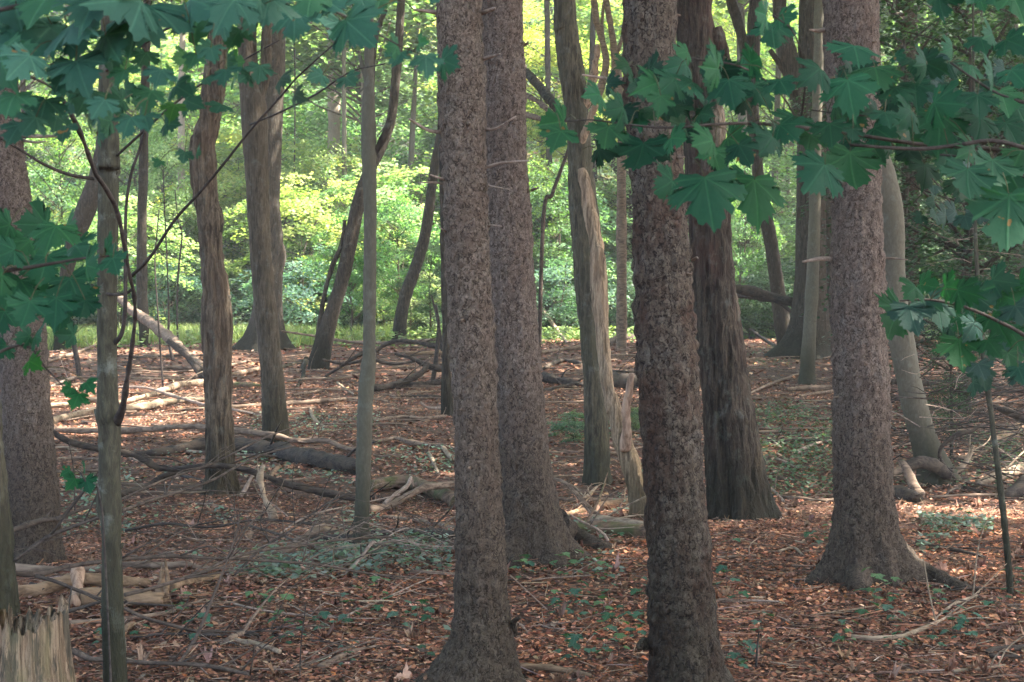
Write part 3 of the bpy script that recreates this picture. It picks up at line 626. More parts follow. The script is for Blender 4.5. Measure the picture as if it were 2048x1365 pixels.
# --- thinner and farther trunks
FT = [
 ('purple barked tree with pale roots leaning left behind the forked maple', [(118, 700, 22), (122, 640, 20), (130, 560, 22), (150, 480, 34), (172, 420, 38), (190, 370, 36), (205, 310, 34), (216, 200, 30), (222, 0, 26)], 'dark', 10),
 ('thin dark tree standing in the grass between the forked maple and shaggy tree', [(288, 694, 16), (287, 640, 22), (284, 560, 21), (284, 450, 19), (287, 320, 18), (291, 150, 17), (295, 0, 16)], 'dark', 11),
 ('pale beige straight trunk lit by the sun beyond the grass', [(363, 640, 24), (363, 600, 18), (363, 500, 16), (362, 400, 15), (363, 250, 14), (365, 80, 13), (366, 0, 12)], 'pale', 13),
 ('pale thin trunk among green leaves left of the leaning dark tree', [(690, 676, 15), (690, 600, 12), (690, 500, 11), (689, 350, 10), (688, 200, 9), (687, 0, 8)], 'beech', 12),
 ('pale trunk leaning left below the dark leaning tree', [(794, 648, 20), (785, 610, 17), (773, 570, 16), (764, 520, 15), (755, 470, 14), (742, 400, 12), (730, 300, 10)], 'pale', 9),
 ('thin pale green trunk in bright leaves right of the slim tree', [(826, 560, 14), (822, 480, 12), (820, 400, 12), (824, 280, 11), (831, 150, 9), (835, 0, 8)], 'beech', 13),
 ('thin grey trunk rising behind the weathered tan tree', [(1198, 560, 16), (1190, 400, 14), (1184, 250, 12), (1184, 120, 11), (1188, 0, 10)], 'dark', 12),
 ('dark trunk partly hidden left of the reddish spruce', [(1248, 620, 30), (1250, 560, 28), (1254, 480, 32), (1256, 430, 34), (1270, 390, 30), (1240, 340, 24), (1205, 290, 20), (1180, 250, 14)], 'dark', 0),
 ('dark trunk seen between the old split tree and the curved dark tree', [(1490, 628, 26), (1489, 560, 22), (1488, 450, 20), (1486, 300, 18), (1480, 0, 16)], 'furrow_green', 12),
 ('left trunk of the dark pair right of the smooth grey tree', [(1822, 640, 34), (1822, 560, 30), (1824, 450, 28), (1822, 300, 30), (1818, 150, 36), (1812, 0, 40)], 'old', 12),
 ('right trunk of the dark pair right of the smooth grey tree', [(1848, 640, 26), (1847, 560, 24), (1850, 450, 22), (1858, 300, 22), (1872, 180, 30), (1885, 80, 36), (1892, 0, 34)], 'dark', 12),
 ('knotty dark conifer trunk behind the upper right maple leaves', [(1928, 660, 24), (1926, 560, 22), (1920, 450, 20), (1912, 330, 20), (1900, 180, 24), (1890, 60, 22), (1880, -20, 20)], 'dark', 12),
 ('thick dark trunk at the far right edge behind the dark maple leaf', [(2034, 700, 50), (2032, 560, 44), (2028, 450, 40), (2024, 250, 36), (2016, 0, 34)], 'dark', 13),
 ('dark trunk behind the right hand spruce, on its left side', [(1655, 700, 34), (1656, 600, 28), (1652, 450, 26), (1648, 250, 24), (1650, 0, 22)], 'dark', 12),
 ('dark far trunk standing between leaf layers at the far left', [(62, 660, 16), (58, 560, 14), (52, 420, 12), (48, 300, 11), (45, 100, 10)], 'dark', 11),
 ('pale pinkish trunk high on the bright far slope, below the hanging maple leaves', [(668, 480, 26), (668, 330, 25), (668, 200, 25), (666, 80, 24), (664, -20, 22)], 'pale', 16),
 ('grey trunk on the far slope seen right of the paired spruces', [(1108, 590, 15), (1104, 450, 12), (1098, 300, 11), (1094, 0, 10)], 'dark', 14),
 ('dark slender trunk behind the upper left of the smooth slim tree', [(1745, 560, 18), (1748, 400, 16), (1752, 200, 15), (1756, 0, 14)], 'dark', 14),
 ('far grey trunk in the gap right of the old split tree', [(1545, 560, 14), (1548, 400, 13), (1555, 200, 12), (1560, 0, 12)], 'furrow_green', 14),
]
for lb, pts, mt, tp in FT:
    tree('slender_tree', lb, pts, mt, row=min(pts[0][1], 705) if pts[0][1] > 640 else None, D=None if pts[0][1] > 640 else (46 + (640 - pts[0][1]) * .03 if mt != 'old' else 30), top=tp, group='slender background trees', fine=1.3)
# forked bare tree
tree('bare_tree', 'pale twisted forked dead tree behind the gap left of the reddish spruce', [(1243, 620, 22), (1243, 400, 18), (1242, 250, 15), (1240, 205, 15), (1234, 160, 22), (1230, 115, 15), (1222, 55, 12), (1213, 0, 11), (1208, -60, 9)], 'log', D=30, top=0, crown=False,
     forks=[{'p': [(1190, 205, 18), (1203, 170, 17), (1212, 125, 14), (1204, 80, 13), (1193, 40, 13), (1188, 0, 12)], 'name': 'limb'}, {'p': [(1232, 115, 8), (1245, 70, 6), (1250, 30, 4)], 'name': 'limb'}, {'p': [(1212, 125, 7), (1204, 50, 6), (1208, 0, 5)], 'name': 'limb'}])
# thin saplings
SP = [('thin leaning sapling foot in the red leaves right of the left edge spruce', [(160, 758, 11), (154, 720, 11), (146, 680, 10), (138, 640, 9), (130, 560, 6)]),
      ('thinnest dark sapling right of the forked maple, standing in red leaves', [(326, 775, 4), (320, 690, 4), (314, 600, 3), (310, 520, 3), (318, 420, 2)]),
      ('thin bent dark sapling before the grass strip', [(346, 722, 8), (338, 680, 6), (337, 600, 3), (332, 480, 3), (326, 350, 2)]),
      ('thin forked sapling in front of the pale beige trunk', [(356, 690, 4), (354, 620, 4), (357, 540, 4), (364, 470, 3), (356, 440, 2), (350, 380, 2)]),
      ('left one of two thin stems at the foot of the flared tree', [(578, 672, 4), (570, 640, 4), (562, 590, 4), (562, 500, 3), (564, 350, 2)]),
      ('right one of two thin stems at the foot of the flared tree', [(581, 672, 5), (580, 600, 5), (584, 520, 4), (588, 400, 3), (590, 180, 3), (588, 60, 3)]),
      ('thin pole slanting right beside the second centre spruce', [(1074, 500, 9), (1086, 450, 8), (1104, 390, 8), (1122, 340, 7), (1136, 300, 6), (1150, 250, 4)]),
      ('short grey stem by the dark limbs left of the centre spruce', [(865, 768, 10), (872, 720, 9), (877, 650, 6), (872, 610, 4)]),
      ('thin stem beside the low leafy saplings left of the centre spruce', [(887, 720, 8), (882, 680, 7), (873, 630, 5), (862, 590, 3)]),
      ('fine upright twig in front of the slim smooth tree foot', [(724, 1138, 3), (722, 1100, 3), (720, 1068, 3)]),
      ('fine bare stem rising left of the reddish spruce foot', [(600, 1365, 3), (602, 1290, 2.5), (612, 1210, 2)]),
      ('short upright dead twig near the right foreground maple seedling', [(1512, 1345, 5), (1515, 1290, 4), (1518, 1262, 2)])]
for lb, pts in SP:
    far = pts[0][1] < 640
    tree('sapling', lb, pts, 'darktwig' if 'pole' not in lb else 'twig', D=14 if far else None, row=None if far else pts[0][1], top=0, crown=False, seg=6, disp=lambda V, r, D: r * 0, group='thin saplings')

# ------------------------------------------------------------------ broken stump, snags
def splinter(V, rr, D):
    n = vnoise(V * [22, 22, 1.6] + 3, 1); c = vnoise(V * [60, 60, 3] + 9, 2)
    return .022 * n + .008 * c
def stump():
    D = 5.2; base = at(44, 1460, D); base[2] = float(gh(base[0], base[1])); t = thing('broken_stump', 'jagged pale rotten stump with splintered top at the lower left corner', 'stump', base)
    topz = at(50, 1240, D)[2] - base[2]; r = pxm(92, D)
    seg, nr = 150, 70; th = np.linspace(0, 2 * math.pi, seg, endpoint=False); hz = np.linspace(-.1, 1, nr)
    ct = np.stack([np.cos(th), np.sin(th), th * 0], -1)
    tops = topz + .04 * vnoise(ct * 3, 1) + .035 * np.round(1.5 * vnoise(ct * 9, 2)) / 1.5 + .012 * vnoise(ct * 30, 3) + .006 * R.random(seg)
    tops -= .16 * np.exp(-((np.angle(np.exp(1j * (th - math.radians(-122))))) / .1) ** 2)
    rings = []
    for k, h in enumerate(hz):
        z = h * tops; V = np.stack([np.cos(th) * r, np.sin(th) * r * .9, z], -1)
        d = splinter(V, None, None) - .05 * np.exp(-((np.angle(np.exp(1j * (th - math.radians(-122))))) / .09) ** 2) + .05 * (1 - h) ** 2
        V[:, 0] += np.cos(th) * d; V[:, 1] += np.sin(th) * d; rings.append(V)
    last = rings[-1]
    for f_, dz in ((.88, -.03), (.7, -.10), (.4, -.16)):
        V = last.copy(); V[:, 0] *= f_; V[:, 1] *= f_; V[:, 2] = last[:, 2] * (.5 + .5 * f_) + (1 - f_) * .5 * topz + dz + .03 * R.normal(size=seg) * f_; rings.append(V)
    V = np.concatenate(rings + [np.array([[0, 0, topz - .2]])]); m = len(rings)
    i = np.arange(m - 1)[:, None] * seg; j = np.arange(seg)[None]; j2 = (j + 1) % seg
    q = np.stack([i + j, i + j2, i + seg + j2, i + seg + j], -1).reshape(-1, 4); k = np.arange(seg)
    tt = np.stack([(m - 1) * seg + k, (m - 1) * seg + (k + 1) % seg, np.full(seg, m * seg)], -1)
    mt, nt, out = newmat('rotten_stump_wood'); v, tc = coords(nt, rand=False)
    n1 = noise(nt, scaled(nt, v, (1, 1, .05)), 75, 6, .75, .2); n2 = noise(nt, scaled(nt, v, (1, 1, .16)), 22, 5, .65); n3 = noise(nt, scaled(nt, v, (1, 1, .3)), 7, 3)
    col = ramp(nt, n1, [(.36, (.06, .043, .03)), (.47, (.24, .165, .105)), (.60, (.44, .32, .21))])
    n4 = noise(nt, scaled(nt, v, (1, 1, .03)), 190, 4, .8)
    col = mixc(nt, ramp(nt, n4, [(.38, .85), (.45, 0)]), col, (.035, .026, .02))
    col = mixc(nt, ramp(nt, n2, [(.50, 0), (.56, .8)]), col, (.085, .08, .06))
    col = mixc(nt, ramp(nt, n3, [(.54, 0), (.66, .5)]), col, (.24, .22, .11))
    sx = nt.nodes.new('ShaderNodeSeparateXYZ'); nt.links.new(v, sx.inputs[0])
    col = mixc(nt, ramp(nt, math_(nt, 'ADD', math_(nt, 'MULTIPLY', sx.outputs[0], -4), .2), [(.45, 0), (.6, .6)]), col, (.22, .12, .04))
    finish(nt, out, col, .9, math_(nt, 'ADD', n1, n4), 1, .02)
    link('trunk', mesh('stump_trunk', V, [q, tt], mt), t)
stump()
def snag(name, label, pts, mat, row, jag=.08, extra=()):
    D = gd(pts[0][0], row); b = at(pts[0][0], row, D); b[2] = float(gh(b[0], b[1])); t = thing(name, label, 'stump', b)
    P = [[*(at(x, y, D) - b), pxm(w, D) / 2] for x, y, w in pts]; P[0][2] = -.03
    V, q, tt = tube(P, 28, .02, d_furrow(.012, 7), jag=jag); link('trunk', mesh('snag', V, [q, tt], M[mat]), t)
    for e in extra:
        P = [[*(at(x, y, D - .03) - b), pxm(w, D) / 2] for x, y, w in e]; V, q, tt = tube(P, 12, .02, d_furrow(.006, 7), jag=.03); link('splinter', mesh('splinter', V, [q, tt], M[mat]), t)
snag('broken_stub', 'short tan splintered stub standing behind the forked maple', [(326, 1208, 34), (324, 1185, 26), (323, 1165, 18), (326, 1148, 9)], 'logtan', 1208, .05, [[(330, 1195, 10), (335, 1160, 8), (331, 1128, 4)]])
snag('broken_stub', 'tiny dark stub among red leaves right of the slim tree', [(795, 800, 10), (796, 792, 8), (796, 785, 5)], 'logmoss', 800, .03)
snag('broken_stub', 'small tan broken stub on the slope right of the weathered tan tree', [(1236, 670, 7), (1237, 662, 6), (1238, 655, 5)], 'logtan', 670, .02)

# ------------------------------------------------------------------ fallen branches and logs
def fallen(label, pts, mat, rows=None, name='fallen_branch', cat='branch', group=None, tw=0, raise_=0.0, rng=None):
    g = random.Random(hash_(label) if rng is None else rng)
    if mat in ('twig', 'darktwig', 'stub'): pts = [(x, y, w * 1.25) for x, y, w in pts]
    n = len(pts); arc = np.concatenate([[0], np.cumsum([math.hypot(pts[i + 1][0] - pts[i][0], pts[i + 1][1] - pts[i][1]) for i in range(n - 1)])]); arc /= arc[-1] + 1e-9
    if rows: Da, Db = gd(pts[0][0], rows[0]), gd(pts[-1][0], rows[1]); Ds = Da + (Db - Da) * arc
    else:
        Ds = np.array([gd(p[0], p[1] + p[2] * .45) for p in pts]); fit = np.polyfit(arc, Ds, 1 if n < 4 else 2); Ds = .35 * Ds + .65 * np.polyval(fit, arc)
    ww = [p[2] for p in pts]
    P = []
    for (x, y, w), D in zip(pts, Ds):
        q = at(x, y, D); r = pxm(w, D) / 2; gz = float(gh(q[0], q[1]))
        q[2] = max(q[2], gz + r * .75 + .018) + raise_; P.append([*q, r])
    P = np.array(P); o = P[0, :3].copy(); P[:, :3] -= o
    A = Acc(); r0 = P[:, 3].max(); seg = 6 if r0 < .008 else (9 if r0 < .02 else (16 if r0 < .05 else 26))
    ds = max(.02, r0 * .6); df = None
    if r0 > .012: df = lambda V, rr, D: .3 * rr * vnoise(V * 6 + o, 3) + .2 * rr * vnoise(V * [26, 26, 26] + o, 5) + .09 * rr * vnoise(V * [8, 60, 60] + o, 6)
    A.add(*tube(P, seg, ds, df, jag=r0 * .8 if r0 > .02 else 0))
    S = spline(P, .05)
    for k in range(tw):
        i = g.randrange(max(1, len(S) // 5), len(S)); p = S[i]; t_ = S[min(i + 1, len(S) - 1), :3] - S[max(i - 1, 0), :3]; t_ /= np.linalg.norm(t_) + 1e-9
        d = t_ + np.array([g.uniform(-.9, .9), g.uniform(-.9, .9), g.uniform(-.1, .9)]); d /= np.linalg.norm(d); L = g.uniform(.12, .5) * (1 + r0 * 8); r = min(p[3] * .6, g.uniform(.0025, .006) + r0 * .12)
        m_ = p[:3] + d * L * .5 + np.array([g.uniform(-.05, .05), g.uniform(-.05, .05), g.uniform(-.03, .05)]); e = p[:3] + d * L + np.array([0, 0, -.05 * L])
        A.add(*tube([[*p[:3], r], [*m_, r * .75], [*e, r * .35]], 5, .06))
    return tag(link(name, A.mesh(name, M[mat]), None, o), label, cat, group)
B = fallen
B('sunlit pale mossy limb on red leaves, lower of the pair left of the shaggy tree', [(100, 848, 14), (140, 832, 13), (190, 822, 14), (255, 822, 16), (290, 820, 18), (330, 806, 15), (370, 801, 12), (412, 803, 10)], 'logpale', tw=3)
B('sunlit pale limb slanting up to the shaggy tree, upper of the pair', [(97, 815, 12), (140, 812, 12), (175, 800, 10), (240, 812, 9), (285, 800, 11), (325, 782, 13), (360, 770, 13), (415, 768, 12)], 'logpale', tw=3)
B('brown branch running from the shaggy tree toward the grey forked tree', [(455, 753, 10), (485, 748, 10), (520, 738, 9)], 'log')
B('mossy branch lying just right of the shaggy tree', [(440, 762, 10), (470, 774, 11), (520, 772, 9)], 'logmoss')
B('thin straight stick lying on the sunlit pale limbs', [(238, 775, 4), (290, 776, 4), (340, 790, 5), (412, 811, 5)], 'stub', rows=(790, 820))
B('thin pole behind the shaggy tree reaching to the slim tree', [(352, 823, 6), (450, 818, 8), (540, 811, 9), (640, 805, 9), (716, 799, 7)], 'log', tw=3)
B('short thin pale stick right of the shaggy tree', [(462, 821, 4), (495, 828, 4), (526, 835, 3)], 'stub')
B('long dark pole lying across from the left spruce past the shaggy tree', [(103, 859, 11), (180, 862, 12), (240, 862, 12), (300, 859, 12), (370, 853, 11), (420, 856, 11), (470, 861, 12), (520, 867, 12), (560, 874, 13), (600, 883, 11), (650, 881, 11), (680, 893, 11), (716, 907, 11)], 'log', rows=(872, 912), tw=4)
B('long dark arching branch crossing in front of the shaggy tree', [(102, 862, 12), (140, 884, 12), (200, 898, 12), (245, 904, 12), (285, 918, 13), (325, 938, 12), (380, 936, 11), (430, 931, 11), (480, 937, 12), (530, 953, 12), (560, 965, 14), (610, 977, 14), (660, 988, 15), (715, 997, 15), (760, 1003, 14), (800, 1004, 10)], 'logdark', rows=(1004, 1012), tw=6)
B('thick rotten orange brown log behind the shaggy tree', [(240, 908, 12), (290, 915, 14), (330, 912, 20), (370, 898, 24), (430, 890, 28), (500, 894, 30), (560, 902, 34), (600, 918, 36), (650, 930, 34), (720, 934, 30)], 'logdark', name='fallen_log', cat='log', tw=3)
B('dark limb rising from the forked maple to the long arching branch', [(240, 1000, 14), (290, 975, 12), (330, 952, 11), (380, 941, 9)], 'logdark', rows=(1000, 985))
B('short dark twig before the base of the shaggy tree', [(360, 955, 4), (390, 963, 5), (420, 972, 4)], 'darktwig')
B('thick curved mossy log between the slim tree and the centre spruce', [(742, 976, 22), (785, 966, 26), (820, 966, 28), (850, 978, 28), (880, 990, 30), (915, 1004, 34)], 'logmoss', name='fallen_log', cat='log', tw=3)
B('brown crooked branch in front of the curved mossy log', [(738, 1022, 14), (780, 1012, 15), (815, 992, 15), (845, 978, 13), (880, 972, 13), (915, 967, 13)], 'log', rows=(1030, 1010), tw=3)
B('thin pale forked stick leaning on the brown crooked branch', [(768, 1010, 8), (790, 990, 7), (815, 972, 7), (822, 955, 5), (826, 975, 3)], 'stub', rows=(1018, 1005))
B('pale upright crooked snag branch right of the shaggy tree foot', [(548, 1050, 15), (542, 1022, 15), (530, 1000, 11), (524, 975, 11), (520, 955, 14), (526, 932, 7)], 'logpale', rows=(1050, 1040), tw=2)
B('thin pale stick leaning left of the crooked snag branch', [(482, 1000, 7), (492, 975, 7), (508, 945, 5)], 'stub', rows=(1000, 990))
B('short tan broken branch end behind the crooked snag branch', [(540, 960, 8), (546, 945, 9), (560, 932, 7)], 'logtan', rows=(972, 965))
B('tan chunk of branch sticking up from the brush pile left of the slim tree', [(643, 1056, 9), (650, 1045, 9), (658, 1030, 7)], 'logtan', rows=(1065, 1062))
B('brown branch on top of the brush pile left of the slim tree', [(625, 1052, 9), (655, 1060, 11), (700, 1072, 12), (712, 1078, 8)], 'logtan', rows=(1085, 1085), tw=3)
B('dark log slanting through the brush pile left of the slim tree', [(545, 1112, 16), (575, 1100, 18), (605, 1078, 18), (640, 1060, 14)], 'log', rows=(1125, 1115), name='fallen_log', cat='log', tw=4)
B('dark bark slab in the brush pile behind the slim tree foot', [(600, 1085, 20), (650, 1080, 24), (700, 1080, 24), (760, 1084, 12)], 'logdark', rows=(1100, 1098), tw=4)
B('mossy green log end below the brush pile beside the slim tree', [(620, 1092, 16), (655, 1108, 20), (690, 1122, 16), (725, 1136, 12)], 'logmoss', name='fallen_log', cat='log')
B('rotten log lying behind the slim tree toward the centre spruce', [(745, 1072, 14), (790, 1070, 17), (840, 1070, 20), (912, 1078, 22)], 'logdark', name='fallen_log', cat='log', tw=3)
B('short dark log below the rotten log beside the centre spruce', [(840, 1086, 12), (875, 1092, 13), (913, 1096, 12)], 'logmoss')
B('grey branch above the rotten log, left of the centre spruce', [(765, 1038, 6), (800, 1042, 9), (850, 1048, 9), (912, 1062, 9)], 'log', tw=3)
B('long grey brown limb lying behind the forked maple at knee height', [(30, 1136, 14), (100, 1138, 13), (190, 1138, 12), (250, 1130, 13), (320, 1131, 13), (370, 1130, 14), (400, 1136, 11), (460, 1140, 10), (500, 1137, 9)], 'log', rows=(1165, 1150), tw=3)
B('pale branch continuing from the grey limb below the brush pile', [(500, 1141, 7), (560, 1140, 7), (620, 1137, 6), (680, 1131, 5), (740, 1127, 4)], 'logpale', rows=(1150, 1140), tw=4)
B('long thin dark bough sweeping across behind the forked maple', [(30, 1148, 8), (80, 1147, 9), (130, 1135, 7), (200, 1124, 7), (260, 1118, 6), (340, 1113, 6), (430, 1117, 5), (530, 1122, 5), (640, 1130, 4), (740, 1148, 4), (850, 1157, 3)], 'twig', rows=(1230, 1170), tw=7)
B('thin bough arching up from the forked maple toward the slim tree', [(250, 1190, 7), (300, 1178, 6), (350, 1163, 6), (410, 1143, 6), (460, 1118, 5), (520, 1102, 5), (600, 1092, 4), (680, 1080, 4), (780, 1074, 4)], 'twig', rows=(1260, 1150), tw=7)
B('dark twig slanting down behind the forked maple over the tan log', [(70, 1152, 7), (110, 1163, 6), (160, 1183, 6), (210, 1200, 5), (280, 1208, 4), (370, 1213, 3), (470, 1214, 3)], 'darktwig', rows=(1240, 1225), tw=4)
B('dark twig rising from the stump to the forked maple', [(128, 1226, 7), (165, 1215, 6), (205, 1203, 5)], 'darktwig', rows=(1250, 1245))
B('smooth tan log resting behind the stump', [(30, 1196, 26), (70, 1184, 26), (110, 1170, 28), (150, 1160, 30), (200, 1160, 30), (250, 1162, 22), (292, 1168, 16)], 'logtan', rows=(1204, 1180), name='fallen_log', cat='log')
B('pale split slab standing across the tan log', [(147, 1222, 24), (152, 1195, 21), (156, 1170, 20), (155, 1146, 26)], 'snag', rows=(1222, 1205))
B('brown log below the tan log behind the forked maple', [(160, 1203, 34), (210, 1198, 34), (260, 1202, 34), (318, 1204, 28)], 'logtan', name='fallen_log', cat='log')
B('brown log continuing right of the splintered stub', [(338, 1182, 20), (370, 1172, 20), (400, 1166, 14), (440, 1160, 10)], 'logtan', name='fallen_log', cat='log')
B('short dark stub stick lying on the tan log', [(60, 1168, 6), (80, 1173, 7), (88, 1180, 6)], 'darktwig', rows=(1200, 1200))
B('pale branch crossing in front of the left spruce foot', [(10, 1068, 8), (50, 1052, 9), (90, 1040, 9), (115, 1038, 8), (150, 1024, 6), (192, 1012, 5)], 'twig', rows=(1170, 1150), tw=3)
B('thin branch running from the left spruce to the forked maple', [(115, 1038, 5), (150, 1042, 5), (190, 1040, 4), (215, 1030, 3)], 'twig', rows=(1160, 1150), tw=2)
B('dark bough rising to the right before the left spruce foot', [(28, 1122, 6), (60, 1098, 6), (100, 1072, 7), (150, 1052, 6), (205, 1032, 5)], 'darktwig', rows=(1240, 1220), tw=3)
B('long fine whip rising from the forked maple to the right', [(243, 1022, 6), (300, 1002, 5), (370, 980, 5), (430, 958, 4), (490, 925, 4), (540, 905, 3), (590, 893, 2.5)], 'twig', rows=(1200, 1120), tw=4)
B('bare bough along the bottom left, passing behind the maple', [(140, 1300, 9), (180, 1318, 8), (230, 1320, 8), (290, 1326, 7), (360, 1328, 7), (420, 1333, 7), (500, 1349, 6)], 'twig', rows=(1345, 1380), tw=5)
B('thin stick slanting below the bottom left bough', [(150, 1310, 7), (190, 1328, 6), (215, 1345, 5)], 'twig')
B('long curved bare branch at the bottom left of the centre spruce', [(640, 1342, 13), (670, 1330, 12), (700, 1312, 10), (735, 1303, 9), (780, 1301, 8), (830, 1307, 8), (886, 1318, 6)], 'log', tw=2)
B('thin bough along the bottom between the maple and the curved branch', [(452, 1338, 6), (500, 1348, 7), (560, 1349, 6), (620, 1345, 6), (660, 1338, 5), (720, 1318, 4)], 'log', tw=4)
B('fine dark whip low over the leaves right of the maple', [(248, 1216, 6), (290, 1236, 6), (340, 1250, 6), (390, 1262, 5), (450, 1264, 4), (560, 1262, 3)], 'twig', rows=(1275, 1280), tw=4)
B('pale stick lying low right of the stump', [(137, 1255, 10), (200, 1249, 10), (260, 1243, 9), (330, 1237, 8), (372, 1222, 6), (412, 1203, 4)], 'log', tw=3)
B('short grey branch piece right of the maple, lower left', [(452, 1292, 13), (475, 1280, 12), (500, 1270, 8)], 'log', tw=2)
B('curved tan branch piece on leaves, lower left', [(470, 1289, 9), (505, 1294, 11), (535, 1304, 10), (560, 1314, 8)], 'logpale')
B('short tan bark piece right of the maple near its knob', [(250, 1268, 10), (258, 1260, 11), (268, 1256, 8)], 'logtan')
B('thin bough crossing the leaves below the brush pile', [(450, 1210, 5), (500, 1224, 4), (550, 1233, 4), (620, 1239, 4), (700, 1243, 3), (760, 1246, 2.5)], 'stub', tw=4)
B('thin straight whip slanting up to the centre spruce', [(692, 1240, 4), (740, 1218, 4), (790, 1195, 3), (862, 1163, 3)], 'stub', tw=2)
B('thin leaning twig in the lower left leaves', [(352, 1345, 5), (378, 1300, 6), (402, 1255, 6), (418, 1215, 5), (440, 1160, 4), (462, 1100, 3), (480, 1040, 2.5)], 'twig', rows=(1345, 1300), tw=5)
B('straight pale stick beside the centre spruce', [(820, 1150, 6), (860, 1152, 7), (915, 1156, 6)], 'log', tw=1)
B('upright Y shaped pale twig at the slim tree foot', [(692, 1156, 5), (712, 1128, 6), (730, 1105, 6), (745, 1085, 7), (752, 1088, 5)], 'stub', rows=(1156, 1150), tw=2)
B('thin whip reaching over the brush pile, slanting right', [(560, 1068, 3), (600, 1040, 3), (640, 1025, 3), (700, 1012, 2), (800, 990, 2)], 'stub', rows=(1100, 1060), tw=3)
B('thin crossing whip below the slim tree', [(500, 1052, 4), (560, 1070, 4), (620, 1092, 4), (680, 1115, 3), (740, 1140, 3), (800, 1152, 3)], 'twig', rows=(1100, 1160), tw=5)
B('thin bough right of the slim tree foot', [(770, 1074, 4), (800, 1088, 4), (850, 1097, 4), (912, 1098, 3)], 'stub', rows=(1110, 1110), tw=4)
# centre gap behind the slim tree
B('long straight dead limb at the back of the red leaves, left of the spruces', [(556, 662, 4), (620, 671, 5), (700, 684, 6), (780, 686, 7), (830, 684, 8), (897, 676, 7)], 'log', rows=(700, 712), tw=8)
B('second dead limb just below the long straight one', [(752, 702, 9), (775, 688, 9), (800, 682, 7), (850, 688, 10), (893, 696, 12)], 'logdark', rows=(710, 716), tw=6)
B('pale straight broken pole beside the centre spruce', [(812, 706, 6), (850, 707, 8), (896, 706, 9)], 'logtan', rows=(722, 722))
B('dark curved bough swooping up right of the slim tree', [(748, 782, 14), (780, 772, 14), (812, 762, 13), (838, 750, 12), (850, 738, 12), (852, 728, 10)], 'logdark', rows=(786, 775), tw=4)
B('dark bough joining the swooping one from the right', [(790, 708, 6), (825, 718, 8), (850, 730, 11), (875, 736, 12), (897, 742, 12)], 'logdark', rows=(770, 775), tw=4)
B('straight dark branch on the leaves below the swooping bough', [(748, 775, 8), (800, 772, 11), (850, 772, 12), (896, 764, 12)], 'logdark', tw=3)
B('dark twiggy bough left of the slim tree', [(650, 754, 5), (680, 735, 6), (705, 718, 7), (728, 706, 8)], 'logdark', rows=(762, 770), tw=6)
B('short pale forked twig beside the centre spruce', [(840, 804, 4), (858, 816, 5), (897, 817, 6)], 'stub', rows=(825, 825))
B('pale bent stick in the leaves left of the slim tree', [(620, 818, 6), (626, 836, 7), (636, 848, 6), (652, 858, 4)], 'logpale')
B('pale straight stick left of the slim tree, farther back', [(675, 768, 5), (690, 780, 5), (708, 792, 4)], 'logpale')
B('thin dark stick on the leaves, left of the slim tree', [(585, 792, 5), (640, 785, 5), (680, 776, 4)], 'log')
B('low brown branch right of the slim tree, mid distance', [(748, 890, 9), (775, 880, 9), (795, 877, 9), (820, 890, 10), (850, 896, 9), (908, 898, 8)], 'log', tw=6)
B('short pale stick leaning left of the centre spruce', [(857, 908, 7), (866, 928, 8), (877, 952, 5)], 'logpale')
B('pale broken branch touching the centre spruce', [(886, 898, 9), (896, 912, 9), (907, 925, 8)], 'logpale', tw=1)
B('dark stick on leaves right of the slim tree', [(800, 795, 4), (850, 794, 6), (890, 797, 5)], 'logdark')
# leaning fallen tree top left
B('forked dead trunk leaning down to the ground behind the shaggy tree', [(236, 592, 14), (262, 620, 17), (300, 645, 20), (340, 678, 21), (370, 705, 16), (412, 738, 13)], 'log', rows=(700, 760), name='fallen_tree', cat='fallen tree')
B('lower fork of the dead trunk behind the shaggy tree', [(338, 682, 13), (368, 708, 14), (388, 730, 13), (408, 756, 12)], 'logdark', rows=(757, 762))
B('brown branch lying before the grass at far left', [(88, 728, 5), (130, 714, 6), (160, 705, 6), (195, 690, 4)], 'log', tw=3)
B('bent pale stick on red leaves by the left spruce', [(92, 780, 4), (120, 768, 5), (150, 757, 4)], 'stub', tw=2)
B('broken twigs at the foot of the left spruce, on sunlit leaves', [(104, 900, 4), (130, 898, 6), (155, 906, 5)], 'logpale', tw=3)
# right of the second spruce
B('thin pale bough curving off the paired spruces', [(1108, 958, 8), (1130, 966, 9), (1150, 985, 9), (1170, 1008, 10), (1188, 1028, 13), (1205, 1038, 12)], 'log', rows=(1050, 1052), tw=3)
B('tan branch lying before the bare tan dead tree', [(1112, 1036, 14), (1150, 1030, 12), (1190, 1018, 14), (1220, 1008, 15), (1260, 1008, 14), (1296, 1007, 13)], 'logtan', tw=3)
B('bare branch just behind the tan one', [(1108, 1000, 8), (1150, 1006, 10), (1190, 1004, 10), (1240, 1003, 8), (1292, 1002, 7)], 'log', tw=4)
B('thick mossy log before the bare tan dead tree', [(1136, 1064, 24), (1180, 1062, 28), (1230, 1064, 30), (1300, 1070, 30)], 'logmoss', name='fallen_log', cat='log', tw=2)
B('yellowish limb resting on the mossy log', [(1180, 1036, 18), (1220, 1044, 18), (1260, 1046, 15), (1300, 1052, 13)], 'logpale', rows=(1066, 1072), tw=2)
B('short splayed sticks right of the paired spruces', [(1148, 1018, 5), (1170, 1000, 6), (1194, 978, 5)], 'logpale', tw=4)
B('thin pale twig reaching down to the mossy log', [(1140, 1030, 3), (1160, 1042, 4), (1190, 1056, 4), (1208, 1070, 5), (1216, 1088, 6)], 'stub', rows=(1085, 1092), tw=2)
B('dark log on the slope between the spruces and the weathered grey tree', [(1086, 756, 22), (1120, 762, 18), (1150, 770, 12), (1166, 772, 10)], 'logdark', name='fallen_log', cat='log', tw=3)
